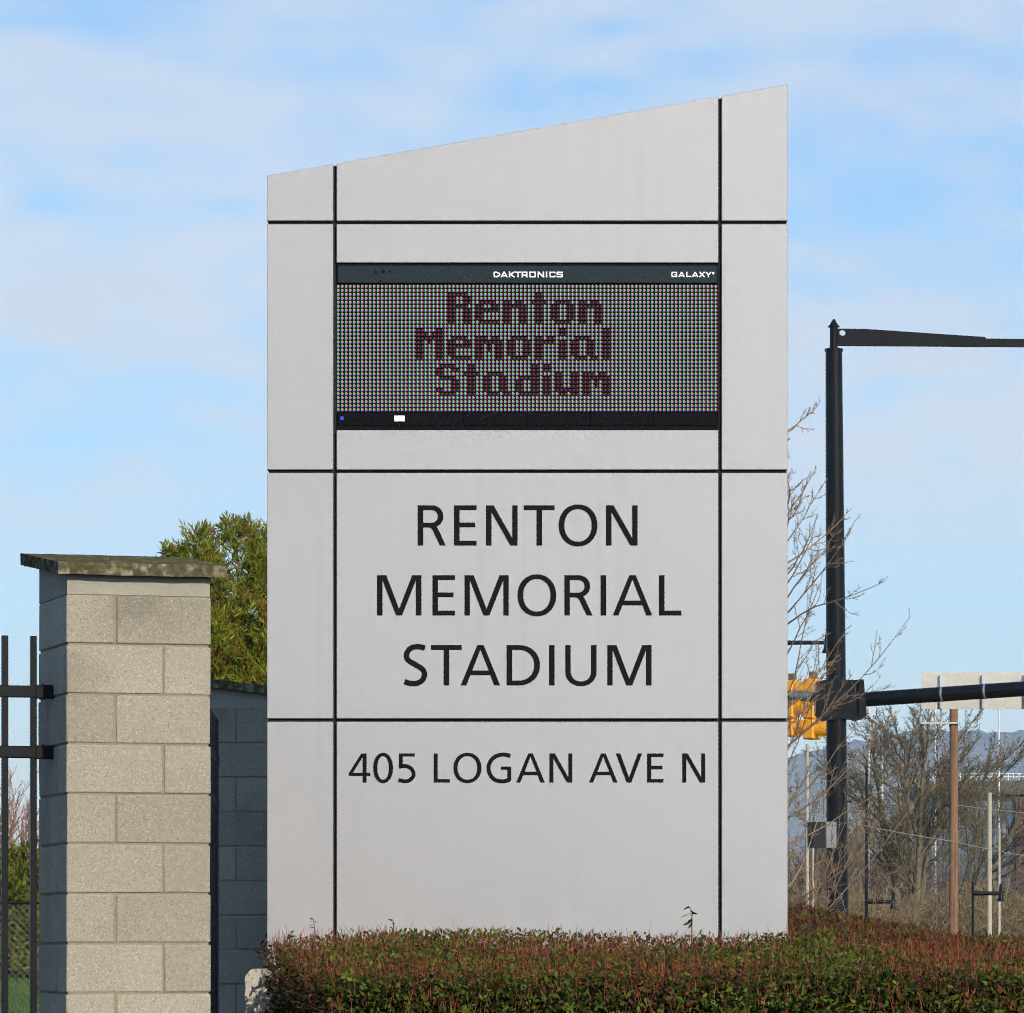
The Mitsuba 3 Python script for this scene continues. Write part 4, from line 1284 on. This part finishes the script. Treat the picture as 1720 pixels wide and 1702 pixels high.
UY = 110.0
UP = thing('utility_pole', 'brown wooden utility pole rising behind the pale road sign', 'utility pole')
p = at(1602, 1160, UY)
uk = F / UY
add(UP + '__pole', rod([p[0], UY, 1.2], p, 8.0 / uk, 7.0 / uk, 20), 'mat_pole_wood', 40)
c0, c1_ = at(1545, 1215.5, UY), at(1612, 1213.5, UY)
add(UP + '__crossarm', bevel_box(c0[0], c1_[0], UY - .16, UY - .10, c0[2] - .02, c0[2] + .025, .004), 'mat_galvanized')
for px in (1543.5, 1562.5, 1582.5):
    q = at(px, 1213, UY)
    add(UP + '__insulator', lathe([(0, 0), (.02, 0), (.045, .02), (.02, .04), (.042, .06), (.02, .08), (.035, .1), (0, .125)], (q[0] + .03, UY - .13, c0[2] + .025), 12), 'mat_porcelain', 40)
plain_pole('concrete_pole', 1662, 1332, 114.0, 8.0, 'stout pale concrete pole right of the black pedestrian lamp', 'mat_pale_pole')
plain_pole('concrete_pole', 1678.5, 1392, 116.0, 4.6, 'thin pale pole just right of the stout concrete one', 'mat_pale_pole')
plain_pole('white_mast', 1459.5, 1186, 230.0, 3.8, 'slim white mast behind the slim black lamp post', 'mat_white_paint')
plain_pole('white_mast', 1482, 1240, 240.0, 3.0, 'faint thin white mast left of the multi-stemmed tree', 'mat_white_paint')
plain_pole('white_mast', 1571, 1186, 280.0, 3.0, 'thin white mast left of the utility pole, by the roof railing', 'mat_white_paint')
plain_pole('white_mast', 1678, 1186, 285.0, 3.0, 'thin white mast at right below the road sign', 'mat_white_paint')
plain_pole('timber_post', 1356, 1250, 112.0, 5.5, 'pale upright pole left of the cabinet, nearest the sign', 'mat_pale_pole')
plain_pole('timber_post', 1365.5, 1400, 113.0, 3.4, 'short thin pale pole directly below the cabinet', 'mat_pale_pole')

# overhead wires
def wire(points, sag, rad, label):
    a, b = points
    t = np.linspace(0, 1, 24)[:, None]
    p = a + (b - a) * t
    p[:, 2] -= sag * 4 * (t * (1 - t))[:, 0]
    k = add('overhead_wire', tubes([(p, rad)], 4), 'mat_wire', True)
    labels[k] = {'label': label, 'category': 'wire'}


wire((at(1250, 1338, 104), at(1602, 1414, UY - .1)), .08, .010, 'overhead wire sloping down to the utility pole from behind the sign')
wire((at(1602, 1414, UY - .1), at(1800, 1448, 120)), .05, .010, 'overhead wire running from the utility pole off the right edge')
wire((at(1330, 1505, 118), at(1602, 1521, UY - .1)), .02, .007, 'lowest overhead wire, just above the hedge left of the utility pole')
wire((at(1602, 1352, UY - .1), at(1800, 1372, 130)), .03, .007, 'thin overhead wire crossing in front of the glass building')

# glass building
BY = 300.0
BL = thing('office_building', 'far blue glass building with dark roof band and white railings', 'building')
bk = F / BY


def bz(py): return EYE + (HOR - py) / bk
def bx(px): return (px - CX) / bk


X0, X1 = bx(1566), bx(1900)
add(BL + '__wall', box(X0, X1, BY + .3, BY + 14, 1.2, bz(1336)), 'mat_mullion')
add(BL + '__roof_band', bevel_box(X0 - .3, X1, BY - .5, BY + 14.5, bz(1336), bz(1312), .05), 'mat_fascia')
cols_ = np.linspace(bx(1567), bx(1704), 10)
rows_ = [bz(1338), bz(1366), bz(1394), bz(1422), bz(1450), bz(1478)]
for i in range(9):
    for j in range(5):
        add(BL + '__pane', box(cols_[i] + .06, cols_[i + 1] - .06, BY + .22, BY + .28, rows_[j + 1] + .07, rows_[j] - .07), 'mat_window_glass')
add(BL + '__brick_bay', box(bx(1706), X1, BY - .2, BY + .3, 1.2, bz(1337)), 'mat_brick_far')
rail = []
for px in np.arange(1568, 1900, 9):
    rail.append(box(bx(px) - .022, bx(px) + .022, BY + .1, BY + .16, bz(1312), bz(1299)))
for py in (1299.5, 1305):
    rail.append(box(X0, X1, BY + .08, BY + .18, bz(py) - .025, bz(py) + .025))
add(BL + '__railing', cat_mesh(rail), 'mat_white_paint')

# ------------------------------------------------------------------ winter haze
scene['air'] = {'type': 'homogeneous', 'albedo': rgb(0.93, 0.95, 0.97), 'sigma_t': rgb(0.000088, 0.000112, 0.000146)}
scene['haze'] = {'type': 'cube', 'to_world': T().translate([0, 3000, 150]).scale([10000, 7000, 156]), 'bsdf': {'type': 'null'}, 'interior': {'type': 'ref', 'id': 'air'}}
scene['camera']['medium'] = {'type': 'ref', 'id': 'air'}
labels['haze'] = {'label': 'thin winter haze over the far hills', 'category': 'haze', 'kind': 'stuff'}
